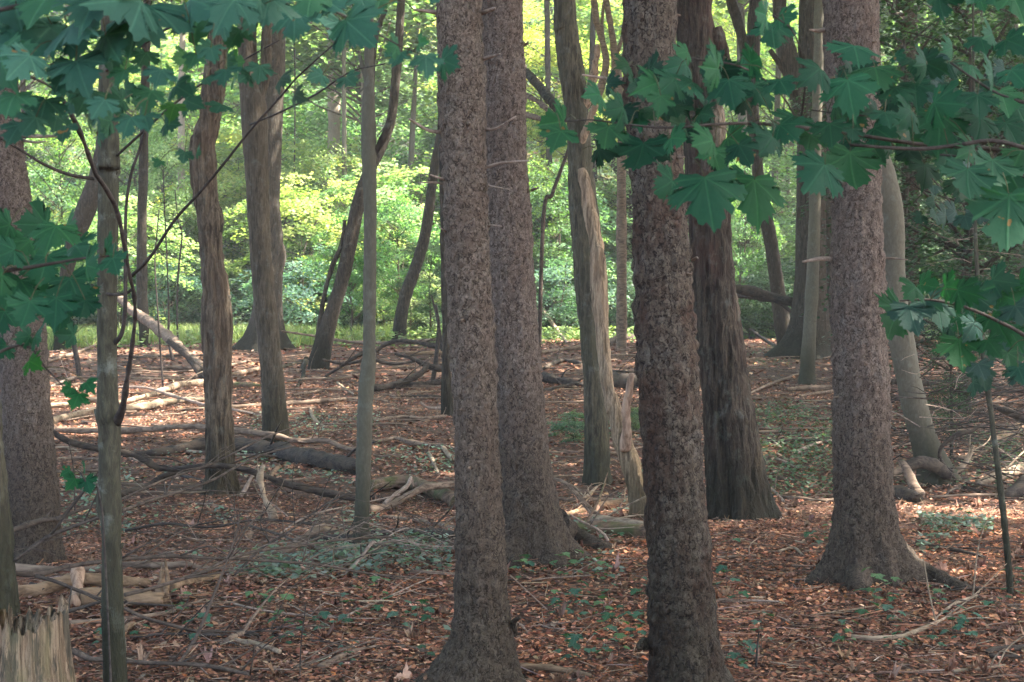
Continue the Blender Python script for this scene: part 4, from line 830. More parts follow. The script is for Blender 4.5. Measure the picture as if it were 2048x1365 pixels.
B('dark thin bough under the dark log, left of the weathered grey tree', [(1088, 784, 5), (1120, 775, 7), (1165, 770, 8)], 'logdark', tw=3)
B('curved dark branch above the dark log', [(1088, 738, 7), (1108, 730, 8), (1130, 721, 9), (1166, 730, 8)], 'logdark', tw=1)
B('thick dark log right of the weathered grey tree', [(1216, 762, 30), (1250, 765, 30), (1292, 768, 28)], 'logdark', name='fallen_log', cat='log')
B('thin branch lying above the thick dark log', [(1216, 744, 7), (1250, 748, 7), (1292, 746, 6)], 'logdark', tw=3)
B('curved dark limb high on the slope left of the reddish spruce', [(1214, 690, 13), (1232, 680, 13), (1255, 676, 14), (1292, 677, 12)], 'logdark')
B('brown straight branch left of the weathered grey tree, on leaves', [(1082, 708, 6), (1120, 700, 8), (1166, 696, 8)], 'log', tw=1)
B('pale mossy pole left of the weathered grey tree, above the others', [(1080, 668, 8), (1120, 663, 8), (1164, 655, 9)], 'logmoss', tw=1)
B('dark bent bough rising to the weathered grey tree', [(1078, 655, 5), (1105, 632, 8), (1130, 618, 9), (1146, 600, 8), (1156, 588, 6)], 'log', rows=(665, 672))
B('thin pale stick leaning right of the paired spruces', [(1078, 608, 5), (1100, 640, 5), (1118, 665, 4), (1134, 686, 3)], 'stub', rows=(672, 690))
B('brown scattered stick between the dark logs', [(1216, 713, 5), (1250, 712, 5), (1290, 714, 4)], 'log')
# right of the old split tree
B('slanting dead limb behind the old split tree, propped in the air', [(1462, 578, 16), (1500, 582, 18), (1540, 594, 18), (1580, 604, 20), (1620, 612, 18), (1668, 640, 16)], 'logdark', rows=(712, 712), tw=1)
B('thin curved bough under the slanting dead limb', [(1472, 592, 6), (1520, 598, 7), (1556, 604, 7), (1585, 626, 6)], 'darktwig', rows=(700, 700))
B('dark propped post between the broad dark tree and the spruce', [(1654, 706, 16), (1655, 670, 16), (1652, 630, 16), (1668, 620, 12)], 'logdark', rows=(712, 712))
B('thin twig slanting down by the curved dark tree', [(1500, 658, 4), (1530, 680, 5), (1566, 704, 4)], 'darktwig', rows=(690, 706))
B('thin brown stick lying left of the pale pole trunk', [(1500, 790, 5), (1540, 770, 6), (1608, 746, 5)], 'log')
B('long low log behind the right hand spruce', [(1572, 782, 9), (1610, 779, 11), (1668, 778, 12)], 'log', name='fallen_log', cat='log')
B('thin branch just below the low log', [(1600, 795, 6), (1635, 790, 7), (1668, 784, 7)], 'log')
B('pale stick on the green ground cover', [(1584, 914, 6), (1610, 900, 6), (1640, 888, 5), (1668, 884, 4)], 'stub')
B('dark long branch across the green ground cover', [(1515, 890, 5), (1570, 886, 7), (1620, 884, 7), (1668, 890, 6)], 'logdark', tw=3)
B('short slanting stick on the green ground cover', [(1545, 884, 3), (1555, 895, 4), (1570, 906, 3)], 'stub')
B('second short slanting stick, lower on the green ground cover', [(1552, 920, 3), (1572, 930, 4), (1592, 938, 3)], 'stub')
B('pale curved twig beside the old split tree foot', [(1538, 978, 4), (1555, 992, 5), (1568, 1008, 4)], 'stub', tw=1)
B('brown branch left of the right hand spruce foot', [(1560, 998, 7), (1600, 1000, 8), (1640, 1006, 6), (1668, 1004, 5)], 'log', tw=3)
B('pale Y shaped twig on the red leaves left of the right hand spruce', [(1556, 1108, 4), (1580, 1104, 6), (1592, 1103, 6), (1606, 1118, 5)], 'logpale', tw=1)
B('slim brown sticks beside the reddish spruce', [(1432, 1122, 5), (1470, 1120, 6), (1512, 1118, 5)], 'log', tw=1)
B('thin arched twig on needles right of the reddish spruce', [(1428, 1200, 4), (1455, 1208, 4), (1480, 1216, 4), (1520, 1212, 4), (1560, 1208, 3)], 'stub', rows=(1208, 1212))
B('long pale branch lying in the right foreground', [(1702, 1283, 8), (1745, 1284, 9), (1800, 1282, 10), (1830, 1272, 11), (1865, 1258, 9), (1890, 1245, 6), (1905, 1230, 4)], 'logpale', tw=3)
B('forked pale branch below the spreading root', [(1870, 1246, 4), (1895, 1225, 6), (1918, 1212, 7), (1955, 1200, 7)], 'logpale', tw=1)
B('thin stick running right from the forked pale branch', [(1955, 1202, 5), (1990, 1210, 5), (2045, 1228, 5)], 'log')
B('half buried dark stick right of the right hand spruce', [(1832, 1092, 7), (1870, 1100, 8), (1920, 1108, 8), (1975, 1122, 6)], 'logdark')
B('short dark branch at the right edge, upper one', [(2010, 1118, 8), (2060, 1122, 10)], 'logdark')
B('dark branch at the lower right edge', [(1972, 1312, 9), (2000, 1306, 14), (2060, 1304, 14)], 'logdark')
B('second dark branch below the lower right one', [(1978, 1320, 7), (2055, 1322, 9)], 'logdark')
B('pale stick in the bottom right corner', [(1905, 1352, 7), (1950, 1348, 7), (2010, 1340, 6)], 'logpale', tw=2)
B('rotting reddish branch at the foot of the centre spruce', [(1036, 1342, 12), (1090, 1345, 12), (1140, 1352, 11), (1182, 1360, 8)], 'logtan')
B('short white stick right of the centre spruce', [(1040, 1256, 4), (1048, 1264, 5), (1054, 1270, 3)], 'snag')
B('thin curved twig on leaves between the two nearest spruces', [(1078, 1255, 3), (1100, 1268, 3), (1130, 1266, 3)], 'stub', tw=2)
B('fine twig on leaves before the second spruce', [(1060, 1168, 3), (1110, 1162, 3), (1180, 1158, 3)], 'stub', tw=2)
# right hand brush
B('thick dark arched branch at the foot of the smooth grey tree', [(1780, 952, 16), (1810, 936, 20), (1838, 924, 27), (1862, 928, 28), (1880, 938, 26), (1897, 952, 22)], 'logdark', rows=(985, 975), name='fallen_log', cat='log')
B('dark branch standing against the arched one', [(1842, 1000, 20), (1828, 972, 19), (1816, 945, 18), (1806, 928, 14)], 'log', rows=(1004, 995))
B('dark log end left of the smooth grey tree foot', [(1775, 985, 28), (1805, 988, 28), (1836, 1000, 20)], 'logdark', name='fallen_log', cat='log')
B('curling dark vine like branch right of the smooth grey tree', [(1960, 850, 6), (1945, 862, 8), (1920, 868, 9), (1898, 880, 9), (1882, 897, 8), (1880, 915, 8), (1888, 930, 7), (1905, 944, 5)], 'logdark', rows=(975, 975), tw=3)
B('pale forked root like branch right of the arched branch', [(1905, 948, 14), (1925, 932, 14), (1938, 915, 9), (1946, 895, 6)], 'logpale', rows=(960, 955), tw=3)
B('long pale log at the right edge behind the thin sapling', [(1955, 970, 15), (1990, 958, 18), (2060, 935, 24)], 'logpale', name='fallen_log', cat='log', tw=2)
B('reddish brown log at the right edge higher up', [(1985, 888, 20), (2015, 872, 24), (2060, 850, 28)], 'logtan', name='fallen_log', cat='log')
B('dark slanting bough above the reddish brown log', [(1985, 812, 10), (2020, 826, 14), (2060, 845, 16)], 'logdark', rows=(900, 905), tw=2)
B('yellow mossy log glimpsed under the low maple leaves', [(1818, 672, 12), (1840, 680, 16), (1866, 690, 14)], 'logmoss', rows=(800, 800), name='fallen_log', cat='log')
B('sunlit thin stick straight right of the smooth grey tree', [(1885, 768, 5), (1920, 767, 5), (1962, 764, 5)], 'logpale', rows=(900, 900))
B('long dark limb behind the brush, level', [(1770, 762, 12), (1830, 768, 12), (1880, 764, 11), (1950, 762, 8)], 'logdark', rows=(835, 835), tw=3)
B('leafless bough arching before the long pale log', [(1890, 1000, 6), (1900, 985, 7), (1925, 980, 7), (1960, 988, 5)], 'logdark', tw=2)
B('dark slope of a fallen trunk at the right edge by the leaves', [(2010, 996, 14), (2032, 984, 30), (2070, 965, 50)], 'logdark', name='fallen_log', cat='log')

B('long thin dark whip rising left to right behind the maple, upper one', [(240, 1000, 4), (330, 960, 4), (430, 925, 3), (520, 880, 3), (600, 850, 2)], 'twig', rows=(1110, 1000), tw=5)
B('thin dark bough lying between the slim tree and the left spruce', [(250, 1062, 5), (330, 1048, 5), (420, 1055, 4), (520, 1040, 4), (640, 1050, 4)], 'darktwig', rows=(1080, 1070), tw=6)
B('crooked thin branch on the leaves left of the slim tree foot', [(380, 1010, 6), (450, 1018, 6), (500, 1030, 5), (560, 1026, 4)], 'log', tw=4)
B('fine dark whip leaning over the brush pile from the left', [(470, 1150, 4), (520, 1100, 4), (580, 1062, 3), (650, 1010, 3), (700, 985, 2)], 'darktwig', rows=(1180, 1120), tw=4)
B('long thin dark branch low in the lower left leaves', [(260, 1285, 5), (340, 1272, 5), (430, 1282, 5), (520, 1276, 4), (600, 1284, 3)], 'darktwig', tw=5)
B('curving grey branch far back between the shaggy tree and flared tree', [(300, 742, 6), (350, 735, 7), (400, 742, 7), (455, 735, 6), (500, 722, 4)], 'log', tw=5)
B('long thin dark branch far back right of the forked maple', [(250, 720, 4), (310, 712, 5), (380, 716, 5), (450, 708, 4)], 'logdark', tw=5)
B('thin curved branch between the grey forked tree and slim tree, far back', [(575, 765, 5), (620, 758, 6), (670, 762, 6), (720, 752, 5)], 'log', tw=5)
B('dark crooked bough right of the leaning dark tree foot', [(645, 720, 5), (690, 728, 6), (740, 720, 7), (790, 728, 7), (850, 718, 5)], 'logdark', rows=(745, 745), tw=8)
B('long curving branch across the middle between the slim tree and centre spruce', [(745, 845, 6), (800, 835, 7), (850, 842, 7), (905, 832, 6)], 'log', tw=5)
B('brown curving branch left of the forked maple in the middle distance', [(105, 925, 6), (150, 918, 7), (200, 925, 6)], 'log', tw=4)
# dense fine brush: nobody could count these
def brushwood(label, boxes, mat, n, Lr, rr, name='dead_brushwood', up=.5):
    A = Acc()
    for _ in range(n):
        x0, y0, x1, y1, row0, row1 = boxes[rnd.randrange(len(boxes))]
        px = rnd.uniform(x0, x1); py = rnd.uniform(y0, y1); D = gd(px, rnd.uniform(row0, row1)); p = at(px, py, D)
        a = rnd.uniform(-1, 1) * .8 + (math.pi if rnd.random() < .5 else 0); L = rnd.uniform(*Lr); d = np.array([math.cos(a), rnd.uniform(-.6, .6), math.sin(a) * up]); r = rnd.uniform(*rr)
        m_ = p + d * L * .5 + R.normal(0, .07, 3) * L; e = p + d * L + R.normal(0, .06, 3)
        for q in (p, m_, e): q[2] = max(q[2], float(gh(q[0], q[1])) + r)
        A.add(*tube([[*p, r], [*m_, r * .8], [*e, r * .4]], 5, .12, cap=False))
        if rnd.random() < .5:
            e2 = m_ + np.array([rnd.uniform(-1, 1), rnd.uniform(-1, 1), rnd.uniform(-.4, .7)]) * L * .4; A.add(*tube([[*m_, r * .6], [*((m_ + e2) / 2 + R.normal(0, .02, 3)), r * .5], [*e2, r * .25]], 4, .12, cap=False))
    tag(link(name, A.mesh(name, M[mat])), label, 'brushwood', kind='stuff')
brushwood('tangle of dark dead twigs right of the smooth grey tree', [(1790, 690, 2060, 1000, 860, 985), (1850, 760, 2060, 960, 880, 985), (1790, 600, 2060, 860, 800, 920)], 'darktwig', 300, (.3, 1.1), (.003, .009))
brushwood('bright dead twigs lying through the brush at the right edge', [(1780, 650, 2060, 990, 830, 990), (1780, 430, 2060, 700, 800, 860)], 'stub', 130, (.25, .9), (.002, .006))
brushwood('fine dead twigs tangled over the lower left leaves', [(100, 1000, 900, 1180, 1100, 1200), (440, 1030, 900, 1180, 1090, 1180)], 'twig', 90, (.25, .9), (.0015, .0035), up=.35)
brushwood('pale fine twigs tangled beneath the slim tree', [(450, 1030, 910, 1170, 1090, 1180)], 'stub', 55, (.15, .6), (.0013, .003), up=.5)
brushwood('broken sticks strewn over the middle forest floor', [(100, 740, 900, 1000, 740, 1000), (1080, 680, 1290, 1000, 690, 1000), (1500, 760, 1670, 1000, 760, 1000)], 'log', 0 or 1, (.2, .4), (.003, .006))
def strewn(n, r0, r1, mat, label, Lr, rr):
    A = Acc(); x, y = polar(n, r0, r1, 22)
    for i in range(n):
        a = rnd.gauss(0, .5) + (math.pi if rnd.random() < .5 else 0); L = rnd.uniform(*Lr); r = rnd.uniform(*rr); P = []
        for k, f_ in enumerate((0, .35, .7, 1)):
            q = np.array([x[i] + math.cos(a) * L * f_ + rnd.gauss(0, .03) * L, y[i] + math.sin(a) * L * f_ + rnd.gauss(0, .04) * L]); P.append([q[0], q[1], float(gh(*q)) + r * .8 + .012 + rnd.random() * .03, r * (1 - .5 * f_)])
        A.add(*tube(P, 6, .1, cap=True))
    tag(link('strewn_sticks', A.mesh('strewn_sticks', M[mat])), label, 'sticks', kind='stuff')
strewn(130, 5, 13, 'twig', 'small brown sticks strewn among the near leaves', (.1, .5), (.002, .006))
strewn(420, 12, 32, 'log', 'broken sticks strewn among the farther leaves', (.25, 1.6), (.005, .02))
strewn(80, 11, 30, 'logpale', 'pale sticks strewn among the farther leaves', (.15, .9), (.004, .012))

# ------------------------------------------------------------------ maple leaves
_half = [(.03, -.04), (.11, -.12), (.22, -.14), (.30, -.17), (.40, -.24), (.37, -.14), (.48, -.13), (.44, -.05), (.50, .00), (.40, .03), (.33, .09), (.44, .10), (.50, .04), (.53, .11), (.62, .09), (.58, .18), (.70, .25), (.58, .27), (.60, .36), (.51, .34), (.50, .43), (.42, .38), (.33, .36), (.24, .39), (.28, .46), (.33, .47), (.40, .56), (.30, .57), (.31, .66), (.23, .65), (.22, .75), (.14, .72), (.10, .82), (.05, .84), (0, .97)]
OUT = np.array([(x, y) for x, y in _half] + [(-x, y) for x, y in _half[-2::-1]]) / 1.15
def maple_leaf(fine=True, g=None):
    """unit leaf: petiole at origin, tip along +y, normal +z; per-leaf curl"""
    g = g or R; n = len(OUT); o = OUT * (1 + .06 * g.normal(size=(n, 1))) + [0, 0]
    cen = np.array([0, .06]); rings = (.4, .75, 1.0) if fine else (1.0,)
    V = [np.array([[*cen, 0]])]; droop = g.uniform(.05, .5); fold = g.uniform(-.12, .25); w1, w2 = g.uniform(0, 6.28, 2)
    for t_ in rings:
        xy = cen + (o - cen) * t_; r = np.hypot(xy[:, 0], xy[:, 1]); th = np.arctan2(xy[:, 1], xy[:, 0])
        z = -droop * r ** 2 + fold * np.abs(xy[:, 0]) * .6 + .05 * r * np.cos(2 * th + w1) + .035 * r * np.cos(5 * th + w2) + .07 * r * r * np.sin(3 * th + w1)
        V.append(np.stack([xy[:, 0], xy[:, 1], z], -1))
    V = np.concatenate(V); k = np.arange(n); k2 = (k + 1) % n
    T = [np.stack([k * 0, 1 + k, 1 + k2], -1)]
    for i in range(len(rings) - 1):
        a = 1 + i * n; T += [np.stack([a + k, a + n + k, a + n + k2], -1), np.stack([a + k, a + n + k2, a + k2], -1)]
    return V, np.concatenate(T)
def leaf_frame(tipang, fore, roll, front=-1):
    """tip direction in picture (deg, 90 = down), foreshortening 0..1; tips bend toward the viewer"""
    t = math.radians(tipang); s = np.array([math.cos(t), 0, -math.sin(t)]); yv = s * fore + np.array([0, -1, 0]) * math.sqrt(max(0, 1 - fore * fore))
    xv = np.cross(np.array([0, -1., 0]), s); xv /= np.linalg.norm(xv); zv = np.cross(xv, yv)
    if zv[2] < 0 and fore < .9: xv, zv = -xv, -zv
    c, s_ = math.cos(roll), math.sin(roll); xv2 = xv * c + zv * s_; zv2 = np.cross(xv2, yv)
    return xv2, yv, zv2
LEAFCOL = [(.014, .064, .033), (.018, .078, .038), (.010, .050, .026), (.022, .088, .036), (.016, .074, .040)]
def leaf_branch(label, stem, sprays, D0, name='maple_branch_tree', leafcol=LEAFCOL, base=None, twigs=(), tr=None, bmat='darktwig', group=None, sc_l=.92, dj=.25):
    """a young maple: stem outside or inside the picture, branches, clusters of leaves. sprays: list of (branch pts, leaf list)"""
    b0 = at(stem[0][0], stem[0][1], D0); b0[2] = float(gh(b0[0], b0[1])); t = thing(name, label, 'young maple', b0, group)
    P = [[*(at(x, y, D0 + (dd if len(q_) else 0)) - b0), pxm(w, D0) / 2] for (x, y, w, *q_) in stem for dd in [q_[0] if q_ else 0]]; rf = random.Random(len(label))
    P[0][2] = -.1; V, q, tt = tube(P, 14, .05, d_smooth(.001, 3)); link('trunk', mesh('stem', V, [q, tt], M[bmat]), t)
    for si, (br, leaves) in enumerate(sprays):
        bo = None
        if br:
            P = [[*(at(x, y, D0 + (q_[0] if q_ else 0)) - b0), pxm(w, D0) / 2] for (x, y, w, *q_) in br]
            V, q, tt = tube(P, 8, .03); bo = link('branch', mesh('branch', V, [q, tt], M[bmat]), t)
            S = spline(P, .03)[:, :3]
        A = Acc(); Pt = Acc()
        for L in leaves:
            x, y, w, ang, fo = L[:5]; D = D0 + (L[5] if len(L) > 5 else rnd.uniform(-dj, dj)); s = pxm(w, D) * sc_l
            V, T = maple_leaf(); X, Y, Z = leaf_frame(ang + rnd.uniform(-8, 8), min(1, fo), rnd.uniform(-.35, .35)); p = at(x, y, D) - b0
            W = p + s * (V[:, :1] * X + V[:, 1:2] * Y + V[:, 2:3] * Z)
            c = np.array(leafcol[rnd.randrange(len(leafcol))]) * rnd.uniform(.85, 1.15)
            if len(L) > 6: c = np.array(L[6]) * .5
            A.add(W, t=T, c=np.repeat(c[None], len(W), 0), u=np.concatenate([V[:, :2], np.zeros((len(V), 1))], 1))
            if br:
                j = int(np.argmin(((S - p) ** 2).sum(1) + .3 * np.abs(S[:, 2] - p[2] - .03))); e = S[j]
                if np.linalg.norm(e - p) < .13: m_ = (e + p) / 2 + [0, 0, .012]; V, q, tt = tube([[*e, .0011], [*m_, .0009], [*p, .0009]], 5, .03); Pt.add(V, q, tt)
                else: e = p - Y * .035 + X * rnd.uniform(-.02, .02) + [0, .02, .01]; m_ = (e + p) / 2 + [0, 0, .006]; V, q, tt = tube([[*e, .0008], [*m_, .0008], [*p, .0008]], 5, .02); Pt.add(V, q, tt)
        par = bo or t
        if A.n: link('leaf_cluster', A.mesh('leaf_cluster', M['leafy']), par)
        if Pt.n: link('petioles', Pt.mesh('petioles', M['petiole']), par)
    return t
def rleaves(n, x0, y0, x1, y1, s0, s1, dz, cols, seed):
    g = random.Random(seed); return [(g.uniform(x0, x1), g.uniform(y0, y1), g.uniform(s0, s1), g.uniform(0, 180), g.uniform(.35, .85), g.uniform(*dz), cols[g.randrange(len(cols))]) for _ in range(n)]
PALE = [(.045, .10, .08), (.035, .09, .065), (.06, .12, .10), (.03, .085, .05)]
right_tree = leaf_branch('young maple at the right whose large dark leaves hang across the upper right', [(2330, 1900, 44), (2320, 1200, 40), (2300, 700, 34), (2290, 200, 30), (2285, -200, 24)],
 [([(2300, 420, 14), (2200, 350, 11), (2060, 300, 9), (1985, 282, 9), (1920, 290, 8), (1850, 298, 8), (1780, 296, 7), (1700, 290, 6)],
   [(1750, 135, 118, 100, .45), (1708, 92, 122, 95, .5), (1695, 160, 118, 95, .8), (1640, 138, 95, 140, .65), (1660, 248, 86, 97, .75), (1706, 258, 50, 100, .7), (1748, 256, 86, 45, .6), (1700, 305, 128, 92, .95), (1650, 330, 128, 135, .8), (1590, 235, 100, 120, .6), (1830, 168, 84, 95, .7), (1852, 128, 80, 160, .5), (1790, 112, 40, 30, .5), (1868, 205, 110, 20, .5), (1880, 230, 122, 95, .85), (1822, 222, 90, 140, .6), (1790, 175, 80, 60, .6), (1770, 225, 70, 90, .6), (1620, 270, 80, 110, .6), (1850, 330, 80, 100, .8, .3, (.014, .07, .035))]),
  ([(2290, 300, 12), (2180, 250, 9), (2080, 215, 8), (2000, 190, 6), (1950, 160, 5), (1900, 125, 4)],
   [(1955, 190, 86, 95, .7), (2000, 182, 90, 75, .75), (2022, 140, 80, 60, .6), (1985, 68, 78, 150, .5), (1960, 75, 70, 95, .55), (2012, 80, 90, 30, .5), (1985, 148, 80, 160, .5), (1905, 95, 60, 150, .5), (1940, 130, 70, 120, .5), (2035, 215, 100, 80, .8), (1960, 235, 90, 110, .7), (2010, 245, 90, 70, .7)]),
  ([(2290, 120, 10), (2180, 40, 8), (2060, -20, 6), (1900, -40, 5)], [(1878, -12, 78, 93, 1), (1958, -8, 48, 85, .8), (2025, -10, 95, 80, .8), (1990, -15, 80, 100, .6), (1930, -20, 60, 90, .7)]),
  ([(2300, 520, 13), (2180, 430, 10), (2080, 370, 8), (2000, 330, 7), (1930, 315, 5), (1880, 310, 4)],
   [(1935, 338, 118, 98, .9), (1985, 320, 110, 95, .9), (2012, 330, 120, 70, .9), (2018, 392, 165, 95, 1.0), (1895, 310, 90, 120, .7), (2045, 300, 120, 60, .8), (1950, 300, 90, 160, .5), (1920, 360, 90, 60, .7, .3, (.014, .07, .035))]),
  ([(2300, 300, 9, 1.2), (2150, 260, 6, 1.3), (2050, 240, 5, 1.4), (1950, 260, 4, 1.4), (1880, 240, 3, 1.5)], rleaves(46, 1830, 100, 2060, 440, 40, 62, (1.0, 2.0), PALE, 5)),
  ([(2300, 330, 9, .5), (2150, 300, 6, .4), (2000, 260, 5, .4), (1850, 240, 4, .3), (1700, 230, 3, .3), (1620, 220, 3, .3)], rleaves(22, 1600, 120, 1850, 300, 56, 90, (.2, .7), LEAFCOL, 15))], 2.9)
leaf_branch('low maple bough with bright green leaves over the thin sapling at the right', [(2250, 2000, 34), (2240, 1400, 28), (2220, 1000, 24), (2200, 700, 18), (2180, 560, 10)],
 [([(2215, 900, 12), (2130, 760, 9), (2060, 680, 8), (1990, 640, 7), (1930, 615, 6), (1860, 600, 5), (1800, 602, 3)],
   [(1800, 612, 118, 128, .9), (1818, 612, 96, 80, .9), (1832, 575, 76, 160, .5), (1840, 568, 66, 10, .45), (1875, 606, 84, 85, .85), (1852, 600, 60, 40, .6), (1890, 572, 66, 20, .5), (1915, 580, 80, 30, .55), (1945, 588, 86, 40, .6), (1985, 560, 80, 15, .5, .5), (2000, 590, 90, 40, .5, .5), (1985, 628, 96, 70, .85), (1950, 645, 66, 120, .85), (1918, 680, 96, 95, .95), (2030, 612, 86, 60, .7), (2015, 705, 66, 85, .8), (2036, 735, 56, 80, .8), (2020, 660, 80, 80, .7, .4), (1925, 630, 70, 100, .7, .4), (2040, 560, 70, 30, .5, .6), (1975, 680, 60, 60, .7)]),
  ([(2200, 800, 8, .8), (2100, 680, 6, .9), (2000, 620, 5, 1.0), (1930, 580, 3, 1.0)], rleaves(20, 1880, 540, 2060, 780, 44, 66, (.6, 1.5), PALE, 6))], 3.2,
 leafcol=[(.009, .055, .019), (.011, .060, .021), (.014, .052, .034), (.018, .052, .040)])
leaf_branch('maple bough with large dark leaves hanging in front of the reddish spruce', [(2420, 1900, 50), (2400, 900, 40), (2380, 300, 34), (2370, -100, 28)],
 [([(2390, 400, 18, .6), (2200, 330, 12, .5), (2000, 300, 10, .4), (1850, 290, 9, .35), (1700, 268, 8, .3), (1600, 255, 8, .2), (1500, 247, 7, .1), (1420, 250, 6), (1335, 256, 5), (1260, 250, 4), (1180, 240, 3), (1130, 244, 3)],
   [(1128, 243, 92, 155, .6), (1122, 262, 84, 110, .75), (1200, 190, 80, 172, .4), (1217, 253, 86, 97, .95), (1246, 216, 92, 165, .5), (1280, 222, 66, 88, .85), (1287, 287, 122, 95, .9), (1316, 166, 96, 160, .5), (1322, 192, 64, 92, .85), (1342, 276, 72, 15, .5), (1436, 138, 96, 175, .45), (1442, 162, 92, 165, .6), (1458, 160, 96, 90, .75), (1482, 136, 86, 10, .45), (1508, 172, 92, 65, .8), (1410, 356, 160, 92, .8), (1345, 362, 90, 150, .7), (1425, 282, 92, 170, .55), (1428, 302, 76, 85, .85), (1455, 276, 88, 35, .65), (1478, 290, 76, 70, .8), (1530, 262, 90, 92, .7), (1508, 360, 142, 86, .85), (1400, 228, 70, 20, .35, .4), (1545, 275, 80, 120, .6), (1385, 165, 80, 140, .55), (1560, 250, 90, 60, .6), (1490, 350, 90, 130, .7, .3), *rleaves(26, 1190, 130, 1570, 330, 50, 84, (.1, .5), LEAFCOL, 16)]),
  ([(1600, 252, 5, .2), (1570, 200, 4, .15), (1530, 160, 4, .1), (1470, 130, 4), (1400, 120, 3), (1360, 110, 2)],
   [(1376, 104, 56, 165, .55), (1372, 128, 88, 158, .5), (1408, 126, 60, 20, .4), (1350, 158, 90, 140, .6), (1440, 110, 60, 150, .4), (1560, 160, 80, 80, .6), (1500, 125, 80, 350, .45)]),
  ([(1600, 252, 5, .3), (1610, 160, 4, .2), (1590, 70, 3, .1), (1545, 30, 3)], [(1532, 30, 84, 172, .45), (1543, 48, 92, 92, .85), (1560, 34, 70, 15, .5)])], 2.75)
# left side
leaf_branch('maple at the left edge with a dense clump of dark leaves before the left spruce', [(-260, 2100, 50), (-250, 1400, 44), (-230, 900, 36), (-215, 500, 28), (-200, 200, 18)],
 [([(-225, 700, 14), (-120, 600, 11), (-20, 550, 9), (60, 535, 8), (120, 525, 6), (180, 515, 5), (235, 512, 3)],
   [(92, 450, 98, 175, .45), (112, 452, 106, 95, .65), (132, 456, 82, 10, .5), (60, 482, 100, 120, .65), (150, 490, 96, 30, .55), (96, 512, 108, 96, .75), (30, 500, 90, 160, .6), (40, 560, 108, 108, .75), (86, 540, 84, 90, .8), (140, 556, 112, 62, .8), (172, 530, 90, 20, .5), (212, 505, 84, 15, .55), (226, 516, 66, 70, .75), (60, 602, 90, 100, .9), (112, 596, 90, 92, 1), (124, 612, 88, 80, .95), (158, 590, 84, 45, .75), (10, 622, 84, 100, .85), (70, 672, 62, 15, .5, 0, (.05, .16, .10)), (60, 672, 50, 170, .5, 0, (.05, .16, .10)), (148, 670, 56, 175, .6, 0, (.05, .16, .10)), (12, 692, 56, 130, .8), (58, 722, 60, 15, .65, 0, (.035, .19, .02)), (5, 550, 90, 140, .75), (20, 450, 90, 150, .5), (-10, 500, 90, 100, .6), (170, 600, 70, 90, .9)]),
  ([(-225, 850, 10), (-100, 760, 7), (40, 690, 6), (90, 735, 4), (128, 775, 3), (150, 800, 2), (165, 812, 2)], [(158, 788, 52, 105, .9, 0, (.02, .15, .045)), (172, 765, 46, 40, .7, 0, (.025, .15, .055)), (142, 775, 34, 140, .6, 0, (.02, .14, .045))])], 2.6)
top_cols = [(.032, .095, .065), (.024, .078, .052), (.042, .115, .082), (.030, .10, .050)]
